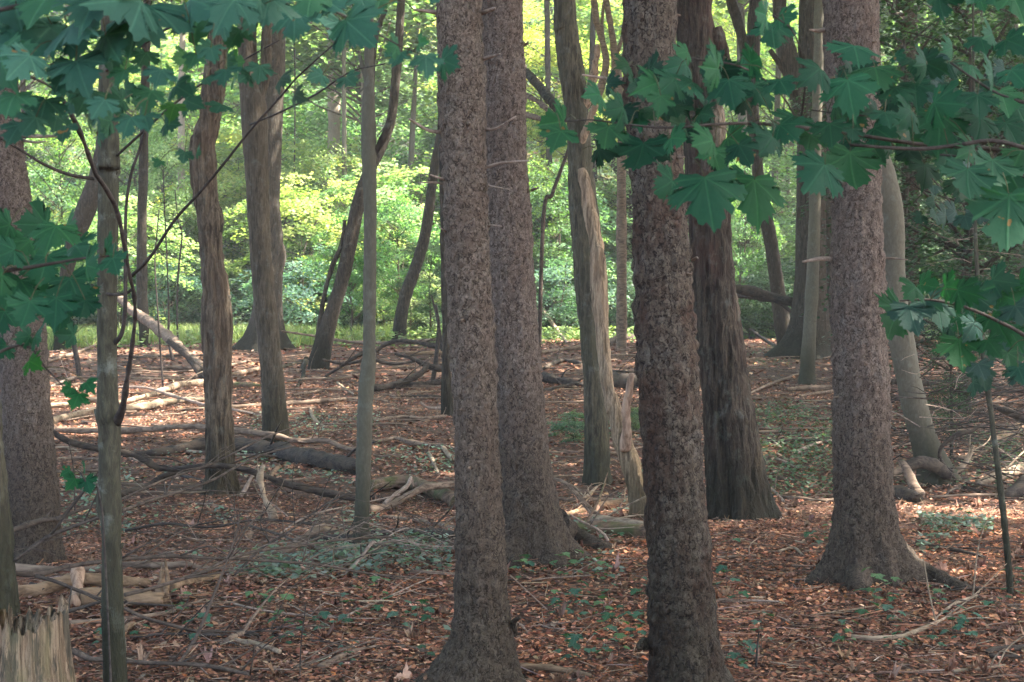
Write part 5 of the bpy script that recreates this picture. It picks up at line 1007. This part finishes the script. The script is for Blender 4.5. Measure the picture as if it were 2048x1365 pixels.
leaf_branch('tall maple at the top left with very large near leaves along the upper edge', [(-420, 2600, 60), (-400, 1500, 52), (-380, 700, 46), (-360, 0, 40), (-350, -300, 34)],
 [([(-370, 300, 18), (-200, 120, 14), (-60, 40, 11), (60, 10, 9), (160, 20, 8), (260, -5, 6), (360, -20, 5), (480, -25, 4), (560, -5, 3)],
   [(62, 42, 190, 115, .55), (8, 60, 165, 140, .6), (105, 52, 200, 100, .45), (150, 42, 210, 30, .35), (158, 62, 118, 85, .8), (0, 105, 150, 70, .8), (300, 12, 200, 100, .6), (282, 4, 180, 165, .5), (200, -12, 190, 100, .5), (380, 0, 180, 25, .5), (402, 12, 150, 88, .65), (152, 122, 150, 50, .65), (140, 128, 112, 105, .85), (212, 72, 130, 60, .7), (60, 112, 112, 120, .7), (92, 200, 100, 100, .8), (72, 235, 74, 120, .8), (30, 190, 110, 100, .6), (10, 140, 100, 90, .7), (292, 105, 74, 100, .8), (222, 100, 86, 60, .6), (180, 182, 84, 100, .8), (176, 235, 62, 20, .5, 0, (.07, .15, .10)), (322, 140, 74, 100, .7), (302, 182, 76, 100, .7), (352, 172, 74, 30, .6), *rleaves(16, 230, 90, 480, 250, 48, 74, (.2, .9), [(.04, .13, .07), (.03, .11, .06), (.06, .17, .05)], 9), *rleaves(10, 20, 150, 230, 270, 60, 90, (.1, .6), [(.04, .13, .08), (.05, .15, .09)], 10), (262, 235, 74, 100, .7), (290, 232, 66, 60, .7), (392, 110, 56, 100, .6), (422, 96, 62, 60, .6), (452, 140, 74, 95, .7), (350, 210, 60, 110, .7, .3, (.05, .17, .03)), (30, -10, 170, 60, .6), (110, -20, 180, 110, .5), (250, 140, 80, 95, .7), (210, 200, 80, 110, .7), (40, 250, 80, 120, .7)]),
  ([(-365, -60, 16), (-100, -90, 12), (200, -80, 10), (400, -60, 8), (520, -30, 7), (600, 0, 6), (680, 28, 5), (740, 60, 4), (800, 92, 3), (850, 112, 2), (890, 128, 2)],
   [(592, 22, 118, 97, .85), (520, 2, 140, 165, .5), (540, -5, 130, 90, .6), (650, 0, 120, 30, .5), (692, 40, 138, 38, .8), (682, 42, 88, 98, .95), (622, -12, 120, 88, .65), (470, 0, 130, 110, .6), (795, 92, 56, 160, .5), (802, 105, 66, 115, .9), (852, 112, 74, 92, .75), (838, 86, 46, 10, .5), (884, 120, 82, 38, .65), (560, 160, 62, 20, .5, .2, (.07, .14, .11)), (520, 132, 64, 95, .9, .2), (498, 150, 50, 140, .7, .2), (645, 150, 56, 150, .75, .2), (692, 155, 62, 40, .75, .2), (370, 305, 44, 97, .9, .3), (394, 303, 36, 15, .4, .3), (320, 322, 34, 125, .7, .3), (590, 188, 56, 35, .5, .2, (.08, .14, .12)), (480, 60, 80, 110, .6), (445, 40, 90, 70, .6), (760, 0, 80, 95, .6), (720, -10, 90, 60, .6), (870, -10, 50, 95, .6)])], 2.1, leafcol=top_cols, dj=.14, sc_l=.86)
leaf_branch('small two leaved maple sprig low beside the forked maple trunk', [(230, 1150, 4), (205, 1030, 4), (185, 985, 4), (160, 945, 3)],
 [([(160, 945, 2), (150, 938, 2), (142, 950, 1)], [(150, 958, 42, 125, .95, 0, (.02, .14, .05)), (172, 958, 46, 70, .95, 0, (.018, .12, .055)), (168, 936, 34, 0, .6, 0, (.05, .17, .10)), (140, 942, 30, 150, .8, 0, (.02, .14, .05))])], 4.6)

# whole curled dead maple leaves lying on the litter
def dead_leaves():
    A = Acc(); x, y = polar(480, 4.4, 12, 24)
    for i in range(len(x)):
        V, T = maple_leaf(False); s = rnd.uniform(.035, .075); W = V * s; q_ = rnd.uniform(0, 6.28); W[:, 2] += rnd.uniform(.3, 1.6) * s * (np.hypot(V[:, 0], V[:, 1]) ** 2) + rnd.uniform(.5, 2.4) * s * (V[:, 0] * math.cos(q_) + (V[:, 1] - .4) * math.sin(q_)) ** 2 + .014 * R.random(len(V)); W[:, :2] *= rnd.uniform(.7, 1)
        a = rnd.random() * 6.28; c_, s_ = math.cos(a), math.sin(a); tx, ty = rnd.gauss(0, .3), rnd.gauss(0, .3)
        X = W[:, 0] * c_ - W[:, 1] * s_; Y = W[:, 0] * s_ + W[:, 1] * c_; Z = W[:, 2] + X * tx + Y * ty
        c = palette(1, [(.33, .20, .135), (.27, .15, .10), (.20, .11, .075), (.38, .26, .19)], [3, 4, 4, 1])
        A.add(np.stack([X + x[i], Y + y[i], Z + float(gh(x[i], y[i])) + .02], -1), t=T, c=np.repeat(c, len(V), 0))
    tag(link('dead_maple_leaves', A.mesh('dead_maple_leaves', bpy.data.materials['dead_leaf'], False)), 'whole curled dead maple leaves on the near forest floor', 'leaf litter', kind='stuff')
dead_leaves()
# ------------------------------------------------------------------ ground plants
def seedling_mesh(k):
    g = np.random.default_rng(400 + k); A = Acc(); n = [3, 4, 6, 2, 5][k % 5]
    pal = [(.06, .13, .08), (.06, .13, .09), (.09, .16, .075), (.05, .12, .065), (.085, .15, .11)]
    for i in range(n):
        V, T = maple_leaf(False, g); a = i * 2.4 + g.uniform(-.4, .4); s = g.uniform(.035, .062); tl = g.uniform(.1, .5)
        Y = np.array([math.cos(a) * math.cos(tl), math.sin(a) * math.cos(tl), -math.sin(tl) * .6]); Y /= np.linalg.norm(Y); X = np.cross(Y, [0, 0, 1]); X /= np.linalg.norm(X); Z = np.cross(X, Y)
        p = np.array([math.cos(a) * .015, math.sin(a) * .015, .05 + .03 * i * g.uniform(.5, 1)]) + Y * .015
        c = np.array(pal[k % 5]) * g.uniform(.8, 1.2)
        A.add(p + s * (V[:, :1] * X + V[:, 1:2] * Y + V[:, 2:3] * Z), t=T, c=np.repeat(c[None], len(V), 0), u=np.concatenate([V[:, :2], np.zeros((len(V), 1))], 1))
    S = Acc(); S.add(*tube([[0, 0, -.01, .0015], [0, .002, .04, .0012], [0, 0, .05 + .02 * n, .0008]], 5, .02))
    return A.mesh('seedling_leaves', M['leafy']), S.mesh('seedling_stem', M['twig'])
SD = [seedling_mesh(k) for k in range(5)]
seeds = [(1039, 1172), (1050, 1160), (1095, 1148), (1122, 1165), (1147, 1166), (1205, 1170), (1156, 1200), (1167, 1208), (1152, 1222), (1215, 1200), (1216, 1212), (1280, 1195), (1284, 1208), (1108, 1226), (1118, 1242), (1127, 1238), (1148, 1248), (1168, 1248), (1206, 1258), (1226, 1262), (1246, 1242), (1270, 1250), (1289, 1254), (1200, 1312), (1212, 1322), (1236, 1322), (1134, 1335), (1155, 1337), (1262, 1285), (1275, 1295), (1453, 1188), (1480, 1212), (1462, 1100), (1472, 1350), (1490, 1345), (1522, 1312), (1626, 1090), (1638, 1108), (1660, 1088), (1732, 1212), (1748, 1215), (1786, 1216), (1788, 1205), (1872, 1218), (1880, 1210), (1728, 1240), (1775, 1255), (1790, 1262), (1685, 1290), (1698, 1296), (1690, 1305), (1905, 1280), (1920, 1290), (1915, 1268), (1935, 1282), (1802, 1310), (1785, 1306), (1865, 1308), (1982, 1230), (2036, 1176), (2030, 1165), (2024, 1210), (1882, 1075), (1905, 1068), (1930, 1055), (1955, 1062), (1860, 1070), (560, 1262), (565, 1268), (540, 1218), (508, 1245), (636, 1262), (648, 1272), (698, 1255), (700, 1250), (755, 1218), (758, 1235), (797, 1268), (800, 1256), (840, 1235), (845, 1258), (862, 1258), (695, 1345), (850, 1325), (560, 1295), (575, 1298), (595, 1285), (345, 1238), (362, 1232), (278, 1278), (205, 1300), (400, 1290), (1140, 1080), (1150, 1070), (1200, 1078), (1215, 1075), (1192, 1070), (1240, 1082)]
SZ = [(0, 300, 'left of the forked maple'), (300, 620, 'between the forked maple and slim tree'), (620, 905, 'left of the centre spruce'), (905, 1110, 'right of the centre spruce'), (1110, 1180, 'midway between the two nearest spruces'), (1180, 1320, 'left of the reddish spruce'), (1320, 1500, 'right of the reddish spruce'), (1500, 1680, 'left of the right hand spruce'), (1680, 1780, 'before the right hand spruce'), (1780, 1900, 'right of the right hand spruce'), (1900, 2060, 'near the thin right edge sapling')]
def szone(x, y): return next(z for a, b, z in SZ if a <= x < b) + (', farther back' if y < 1180 else ', near the picture bottom' if y > 1270 else '')
for i, (x, y) in enumerate(seeds):
    q = gp(x, y); k = rnd.randrange(5); s = rnd.uniform(.7, 1.2)
    t = link('maple_seedling', None, None, (q[0], q[1], float(gh(q[0], q[1]))), rnd.uniform(0, 6.28), s)
    tag(t, ['three leaved', 'four leaved', 'bushy', 'two leaved', 'five leaved'][k] + ' maple seedling ' + szone(x, y), 'seedling', 'maple seedlings in the leaf litter')
    link('leaves', SD[k][0], t); link('stem', SD[k][1], t)
def cover(label, regions, n, pal, size, hgt, name='ground_cover'):
    A = Acc(); Ps = []; w = np.array([r[6] for r in regions], float); w /= w.sum()
    for r, f_ in zip(regions, w):
        m = int(n * f_); px = R.uniform(r[0], r[2], m); py = R.uniform(r[1], r[3], m)
        # world rectangle spanned by the region
        a, b = gp((r[0] + r[2]) / 2, r[3]), gp((r[0] + r[2]) / 2, r[1]); y = R.uniform(a[1], b[1], m); cx = ((px - 1024) / F) * y
        q = np.stack([cx, y, cx * 0], -1); keep = vnoise(q * 1.1, 61) + .6 * vnoise(q * 3.3, 62) > r[4]; cx, y = cx[keep], y[keep]
        cl = R.random(len(y)) < 1; Ps.append(np.stack([cx, y, gh(cx, y) + R.random(len(y)) ** 1.2 * hgt + .01], -1))
    P = np.concatenate(Ps); m = len(P); nr = np.stack([R.normal(0, .35, m), R.normal(0, .35, m) - .1, np.ones(m)], -1)
    V, t, c = kite_leaves(P, nr, R.uniform(size * .6, size * 1.4, m), palette(m, pal, [1] * len(pal), .25)); A.add(V, t=t, c=c)
    tag(link(name, A.mesh(name, M['fol_dark'], False)), label, 'ground cover', kind='stuff')
GC = [(.15, .20, .15), (.12, .165, .125), (.19, .24, .18), (.09, .13, .08)]
cover('low grey green leafy plants covering the hollow', [(180, 900, 560, 1190, .15, 0, 2), (430, 930, 760, 1190, .12, 0, 3), (230, 1140, 620, 1185, .05, 0, 1.4), (500, 830, 760, 900, .15, 0, 1), (120, 960, 260, 1120, .1, 0, .7), (740, 900, 915, 980, .2, 0, .7), (1080, 840, 1290, 1080, .15, 0, 1.2), (1120, 1060, 1300, 1090, -.3, 0, .5), (640, 1090, 900, 1150, .1, 0, 1.2)], 10500, GC, .036, .07)
cover('patches of small green plants behind the right hand spruces', [(1480, 800, 1680, 1000, .0, 0, 3), (1490, 700, 1600, 740, .2, 0, .6), (1780, 800, 2048, 1000, .25, 0, 1), (1850, 880, 2048, 940, .0, 0, .8)], 6500, [(.07, .12, .06), (.09, .13, .07), (.05, .09, .05), (.12, .16, .10)], .04, .12)
cover('sparse green plants near the right hand root', [(1840, 1040, 1990, 1110, .0, 0, 1), (1150, 1120, 1420, 1240, .5, 0, .5), (420, 1200, 900, 1340, .55, 0, .6)], 2600, GC, .035, .06)
cover('bright low plants on the far edge of the leaves', [(60, 640, 760, 700, .0, 0, 3), (1080, 600, 1290, 690, .1, 0, 2), (740, 660, 900, 700, .2, 0, 1)], 16000, [(.13, .20, .055), (.10, .17, .05), (.16, .22, .08)], .09, .35)
def undergrowth():
    n = 60000; y = 42 + 78 * R.random(n) ** 1.4; x = (R.uniform(-150, 2200, n) - 1024) / F * y
    q = np.stack([x, y, x * 0], -1); k = vnoise(q * .35, 91) + .5 * vnoise(q * 1.1, 92) > -.35; x, y = x[k], y[k]; m = len(x)
    P = np.stack([x, y, gh(x, y) + R.random(m) ** 1.3 * .8 * (1 + vnoise(q[k] * .5, 93))], -1); nr = np.stack([R.normal(0, .5, m), R.normal(-.3, .5, m), np.ones(m)], -1)
    V, t, c = kite_leaves(P, nr, R.uniform(.12, .26, m) * (.7 + y / 130), palette(m, G_MID + G_BLUE, [1] * 8, .25)); A = Acc(); A.add(V, t=t, c=c)
    tag(link('undergrowth', A.mesh('undergrowth', M['fol'], False)), 'leafy undergrowth covering the far bank', 'undergrowth', kind='stuff')
undergrowth()
def grass():
    n = 26000; A = Acc(); y = 31 + 11 * R.random(n); x = (R.uniform(-60, 800, n) - 1024) / F * y; y = y + 2.2 * vnoise(np.stack([x, x * 0, x * 0], -1) * .8, 71); k = vnoise(np.stack([x, y, x * 0], -1) * .7, 70) + .6 * vnoise(np.stack([x, y, x * 0], -1) * 2.1, 72) > -.15; x, y = x[k], y[k]; n = len(x)
    h = R.uniform(.18, .5, n); a = R.random(n) * 6.28; ln = R.normal(0, .16, (n, 2)); w = .007 + .008 * R.random(n); z = gh(x, y)
    d = np.stack([np.cos(a) * w, np.sin(a) * w], -1); b0 = np.stack([x, y], -1)
    V = np.stack([np.c_[b0 - d, z], np.c_[b0 + d, z], np.c_[b0 + ln * .4 + d * .7, z + h * .6], np.c_[b0 + ln, z + h], np.c_[b0 + ln * .4 - d * .7, z + h * .6]], 1).reshape(-1, 3)
    b = (np.arange(n) * 5)[:, None]; q = b + [[0, 1, 2, 4]]; t = b + [[4, 2, 3]]
    A.add(V, q=q, t=t, c=np.repeat(palette(n, [(.20, .26, .09), (.15, .22, .07), (.26, .30, .13)], [1, 1, 1]), 5, 0))
    tag(link('grass', A.mesh('grass', M['fol_dark'], False)), 'pale yellow green grass strip at the back of the red leaves', 'grass', kind='stuff')
grass()

# ------------------------------------------------------------------ understory and hillside trees
PROTO = []
def proto(seed, rx, rz, zc, ns, per, ls, pal, mat='fol', barkm='furrow', hgt=8, tr=.07, **kw):
    cm, pth = crown_mesh('tree_crown', M[mat], seed, rx, rz, zc, ns, per, ls, pal, **kw)
    g = np.random.default_rng(seed); A = Acc(); top = zc + rz * .5
    A.add(*tube([[0, 0, -.3, tr * 1.3], [g.normal(0, .08), 0, top * .3, tr], [g.normal(0, .15), g.normal(0, .1), top * .65, tr * .7], [g.normal(0, .3), 0, top, tr * .25]], 9, .5, cap=False))
    for c in pth:
        h = max(.4, c[2] - np.hypot(c[0], c[1]) * g.uniform(.4, .9)); mid = (np.array([0, 0, h]) + c) / 2 + g.normal(0, .1, 3); r = tr * g.uniform(.2, .4)
        A.add(*tube([[0, 0, h, r], [*mid, r * .7], [*c, r * .25]], 5, .5, cap=False))
    PROTO.append((cm, A.mesh('tree_trunk', M[barkm]))); return len(PROTO) - 1
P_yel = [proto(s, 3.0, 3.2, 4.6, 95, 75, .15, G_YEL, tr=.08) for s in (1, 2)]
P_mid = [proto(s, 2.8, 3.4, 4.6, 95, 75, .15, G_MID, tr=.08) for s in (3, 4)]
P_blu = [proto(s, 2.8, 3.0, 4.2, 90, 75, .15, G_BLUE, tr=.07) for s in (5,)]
P_tal = [proto(s, 3.2, 4.2, 10.0, 110, 70, .17, G_MID, tr=.14) for s in (6, 7)]
P_shr = [proto(s, 1.5, .75, .85, 60, 60, .09, G_BLUE, tr=.025, sprad=(.25, .55), flat=.05) for s in (8, 9)]
P_tie = [proto(s, 2.6, 2.2, 3.4, 46, 130, .12, G_TIE, tr=.05, sprad=(.45, 1.1), flat=.075, droop=.7) for s in (14, 15)]
P_tib = [proto(s, 2.4, 1.6, 2.2, 40, 130, .11, G_BLUE, tr=.04, sprad=(.4, 1.0), flat=.07, droop=.7) for s in (16,)]
P_drk = [proto(18, 1.9, 1.3, 1.5, 60, 90, .10, G_DARK, mat='fol_dark', barkm='dark', tr=.04, sprad=(.3, .7), flat=.1)]
P_shg = [proto(s, 1.4, .9, 1.1, 60, 60, .09, G_MID, tr=.025, sprad=(.25, .5), flat=.05) for s in (10,)]
P_con = [proto(s, 2.0, 4.0, 5.0, 120, 80, .10, G_DARK, mat='fol_dark', barkm='dark', tr=.1, droop=.9) for s in (12,)]
def put(kind, name, label, cat, group, x, y, s, sz=None, lean=0):
    cm, tm = PROTO[kind]; t = link(name, None, None, (x, y, float(gh(x, y))), rnd.uniform(0, 6.28), (s, s, sz or s)); t.rotation_euler[0] = lean
    tag(t, label, cat, group); link('crown', cm, t); link('trunk', tm, t); return t
ZONES = [(-999, 60, 'behind the left edge spruce'), (60, 200, 'left of the forked maple'), (200, 280, 'behind the forked maple'), (280, 390, 'left of the shaggy tree'), (390, 470, 'behind the shaggy tree'), (470, 570, 'behind the twin grey trunks'), (570, 650, 'right of the twin grey trunks'), (650, 720, 'behind the leaning dark tree'), (720, 790, 'behind the slim smooth tree'), (790, 880, 'left of the centre spruce'), (880, 1070, 'behind the centre spruces'), (1070, 1130, 'right of the centre spruces'), (1130, 1220, 'behind the weathered grey tree'), (1220, 1270, 'right of the weathered grey tree'), (1270, 1390, 'behind the reddish spruce'), (1390, 1470, 'behind the old split tree'), (1470, 1580, 'right of the old split tree'), (1580, 1660, 'behind the broad dark tree'), (1660, 1770, 'behind the right hand spruce'), (1770, 1860, 'behind the smooth grey tree'), (1860, 1960, 'right of the smooth grey tree'), (1960, 9999, 'behind the right edge leaves')]
def zone(px): return next(z for a, b, z in ZONES if a <= px < b)
def pput(kind, px, D, s, sz=None, **kw):
    n_, l_, c_, g_ = LB[kind_key(kind)]
    if kind_key(kind) in ('shr', 'shg'): l_ = l_ + ', ' + zone(px) + (', nearer one' if D < 46 else '')
    elif kind_key(kind) == 'con': l_ = l_ + ', ' + zone(px)
    else: l_ = l_ + ', ' + ('low' if D < 56 else 'halfway up' if D < 73 else 'high up') + ' ' + zone(px)
    return put(kind, n_, l_, c_, g_, (px - 1024) / F * D, D, s, sz)
LB = {'yel': ('understory_tree', 'sunlit yellow green tree on the far bank', 'tree', 'sunlit yellow green trees on the far bank'),
      'mid': ('understory_tree', 'bright green bushy tree on the far bank', 'tree', 'bright green trees on the far bank'),
      'blu': ('understory_tree', 'blue green shaded tree low on the far bank', 'tree', 'blue green trees on the far bank'),
      'tal': ('forest_tree', 'tall leafy tree on the far slope', 'tree', 'tall trees on the far slope'),
      'shr': ('shrub', 'blue green shrub below the far bank', 'shrub', 'blue green shrubs below the bank'),
      'shg': ('shrub', 'bright green shrub below the far bank', 'shrub', 'bright green shrubs below the bank'),
      'con': ('dark_conifer', 'dark needled conifer in shade', 'conifer', 'dark conifers at the right')}
def kind_key(k):
    for a, b in (('yel', P_yel), ('mid', P_mid), ('blu', P_blu), ('tal', P_tal), ('shr', P_shr), ('shg', P_shg), ('con', P_con)):
        if k in b: return a
# rows of trees on the bank, denser low down; colours vary across the picture
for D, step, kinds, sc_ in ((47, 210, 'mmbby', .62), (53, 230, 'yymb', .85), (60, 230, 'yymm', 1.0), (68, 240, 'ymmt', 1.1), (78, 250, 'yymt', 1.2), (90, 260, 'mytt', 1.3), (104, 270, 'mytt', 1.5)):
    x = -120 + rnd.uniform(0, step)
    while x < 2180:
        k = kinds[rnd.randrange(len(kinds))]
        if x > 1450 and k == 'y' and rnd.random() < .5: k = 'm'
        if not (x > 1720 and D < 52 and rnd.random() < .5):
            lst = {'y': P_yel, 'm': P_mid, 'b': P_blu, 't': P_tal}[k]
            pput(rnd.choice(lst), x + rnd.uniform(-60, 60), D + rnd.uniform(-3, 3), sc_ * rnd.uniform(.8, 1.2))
        x += step * rnd.uniform(.7, 1.3)
# shrubs below the bank
x = -60
while x < 2100:
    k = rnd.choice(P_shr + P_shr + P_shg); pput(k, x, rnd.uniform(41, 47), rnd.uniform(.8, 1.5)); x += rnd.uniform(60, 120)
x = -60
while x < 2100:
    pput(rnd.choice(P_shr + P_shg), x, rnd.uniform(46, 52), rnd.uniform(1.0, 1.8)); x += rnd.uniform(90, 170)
# particular nearer saplings
def near(kind, label, px, D, s, sz=None, name='leafy_sapling'):
    t = put(kind, name, label, 'sapling', None, (px - 1024) / F * D, D, s, sz); return t
near(P_mid[0], 'green leafy sapling between the leaning dark tree and slim smooth tree', 700, 34, .33, .42)
near(P_mid[1], 'green leafy sapling right of the slim smooth tree, before the bank', 800, 35, .36, .45)
near(P_blu[0], 'blue green sapling touching the left side of the centre spruce', 862, 33, .30, .36)
near(P_yel[0], 'bright yellow green sapling with layered sprays above the leaning tree', 640, 44, .55, .8)
near(P_mid[0], 'leafy green sapling glimpsed right of the paired spruces', 1110, 42, .5, .7)
near(P_yel[1], 'yellow green sapling left of the forked twin tree, behind the shaggy tree', 330, 44, .5, .9)
near(P_mid[1], 'fresh green sapling glowing behind the left edge spruce', 120, 40, .5, .85)
near(P_mid[0], 'leafy sapling glowing right of the old split tree', 1480, 40, .38, .7)
for k_, px_, D_, s_ in ((P_tie[0], 240, 39, .75), (P_tie[1], 330, 43, .9), (P_tie[0], 605, 41, .9), (P_tie[1], 655, 46, 1.2), (P_tie[0], 780, 43, 1.0), (P_tie[1], 850, 45, 1.1), (P_tie[0], 470, 47, 1.2), (P_tie[1], 1095, 44, .9), (P_tie[0], 1235, 47, 1.2), (P_tie[1], 1500, 46, 1.1), (P_tie[0], 110, 43, 1.0), (P_tie[1], 1130, 54, 1.5), (P_tie[0], 720, 54, 1.6), (P_tie[1], 400, 55, 1.6), (P_tie[0], 560, 60, 1.8)):
    near(k_, 'layered bright green maple glowing below the bank ' + zone(px_) + (', taller one' if D_ > 50 else ''), px_, D_, s_)
for px_, D_, s_ in ((335, 41, .9), (620, 43, 1.0), (560, 42, .9), (770, 41, .8), (870, 40, .7), (1130, 42, .9), (1240, 40, .8), (1500, 43, 1.0), (1560, 38, .8)):  # very dark leaf colour paints shaded gaps in between the leaf layers
    near(P_drk[0], 'dark bush standing in for a shaded gap below the bank ' + zone(px_) + (', smaller one' if px_ == 1560 else ''), px_, D_, s_, name='dark_gap_shrub')
for px_, D_, s_ in ((600, 38, .7), (1120, 38, .7), (330, 40, .7), (820, 38, .6)):
    near(P_tib[0], 'tiered blue green bush below the bank ' + zone(px_), px_, D_, s_, name='tiered_shrub')
near(P_shr[0], 'dark green bushy plant left of the weathered grey tree foot', 1150, 15.5, .22, .22, 'small_bush')
near(P_shr[1], 'low bluish bush right of the weathered grey tree', 1262, 16.5, .22, .2, 'small_bush')
near(P_con[0], 'dark little conifer with drooping twigs right of the smooth grey tree', 1905, 14.5, .15, .22, 'young_conifer')
for px, D, s in ((1800, 24, .8), (1990, 28, .9), (2120, 22, .8), (1740, 38, .9), (1930, 19, .7), (2050, 33, 1.1), (1960, 42, 1.2)):
    pput(P_con[0], px, D, s)
# distant woodland beyond the crest reads as one mass
cmass, _p = crown_mesh('woodland', M['fol'], 77, 60, 6, 0, 900, 45, .45, G_MID + G_YEL, (1.5, 3.0), .5, 0, limbs=False)
o = link('distant_woodland', cmass, None, (0, 128, float(gh(0, 128)) + 6), 0, (1, .18, 1)); tag(o, 'pale green woodland closing the top of the slope', 'woodland', kind='stuff')

# ------------------------------------------------------------------ unseen tall trees added around the picture so that their crowns shade it
def tall(x, y, r=.18, top=14):
    base = (x, y, float(gh(x, y))); t = tag(link('forest_tree', None, None, base), 'unseen tall tree added outside the picture to shade the scene', 'tree', 'unseen shade trees added around the view')
    P = np.array([[0, 0, -.2, r * 1.3], [0, 0, .4, r], [.1, 0, top * .5, r * .8], [0, .1, top, r * .4]]); V, q, tt = tube(P, 14, .3); link('trunk', mesh('trunk', V, [q, tt], M['furrow']), t)
    rc = random.Random(int(x * 31 + y * 17)); cm, lm = HI[rc.randrange(3)]; rz = rc.uniform(0, 6.28); s = rc.uniform(1.0, 1.35); zo = top - 11.5 * s
    link('crown', cm, t, (0, 0, zo), rz, s); link('crown_limbs', lm, t, (0, 0, zo), rz, s)
for x, y in ((7.8, 6.2), (6, 9), (9.5, 13), (5.2, 3), (11, 6), (9, 19), (13.5, 16), (15, 23), (12, 28), (-6, 8), (-8.5, 15), (-6.5, 1), (-12, 22), (0.5, -5), (4, -4), (-4, -6), (17, 11), (20, 20), (18, 30), (-16, 30), (7.5, -2), (13, 0), (-10, 6)):  # first one added to keep the sun off the reddish spruce
    tall(x, y)

# ------------------------------------------------------------------ humid air over the hollow
def haze():
    x0, x1, y0, y1, z0, z1 = -75, 75, -12, 150, -4, 62
    V = [(x, y, z) for z in (z0, z1) for y in (y0, y1) for x in (x0, x1)]
    q = [[0, 2, 3, 1], [4, 5, 7, 6], [0, 1, 5, 4], [2, 6, 7, 3], [0, 4, 6, 2], [1, 3, 7, 5]]
    m = bpy.data.materials.new('haze_air'); m.use_nodes = True; nt = m.node_tree; nt.nodes.clear(); out = nt.nodes.new('ShaderNodeOutputMaterial')
    p = nt.nodes.new('ShaderNodeVolumePrincipled'); p.inputs['Color'].default_value = (.95, .97, .95, 1); p.inputs['Density'].default_value = HAZE; p.inputs['Anisotropy'].default_value = .2
    nt.links.new(p.outputs[0], out.inputs['Volume'])
    tag(link('haze', mesh('haze', V, [q], m, False)), 'pale humid air over the hollow and far bank', 'haze', kind='stuff')
HAZE = 0.0011
haze()
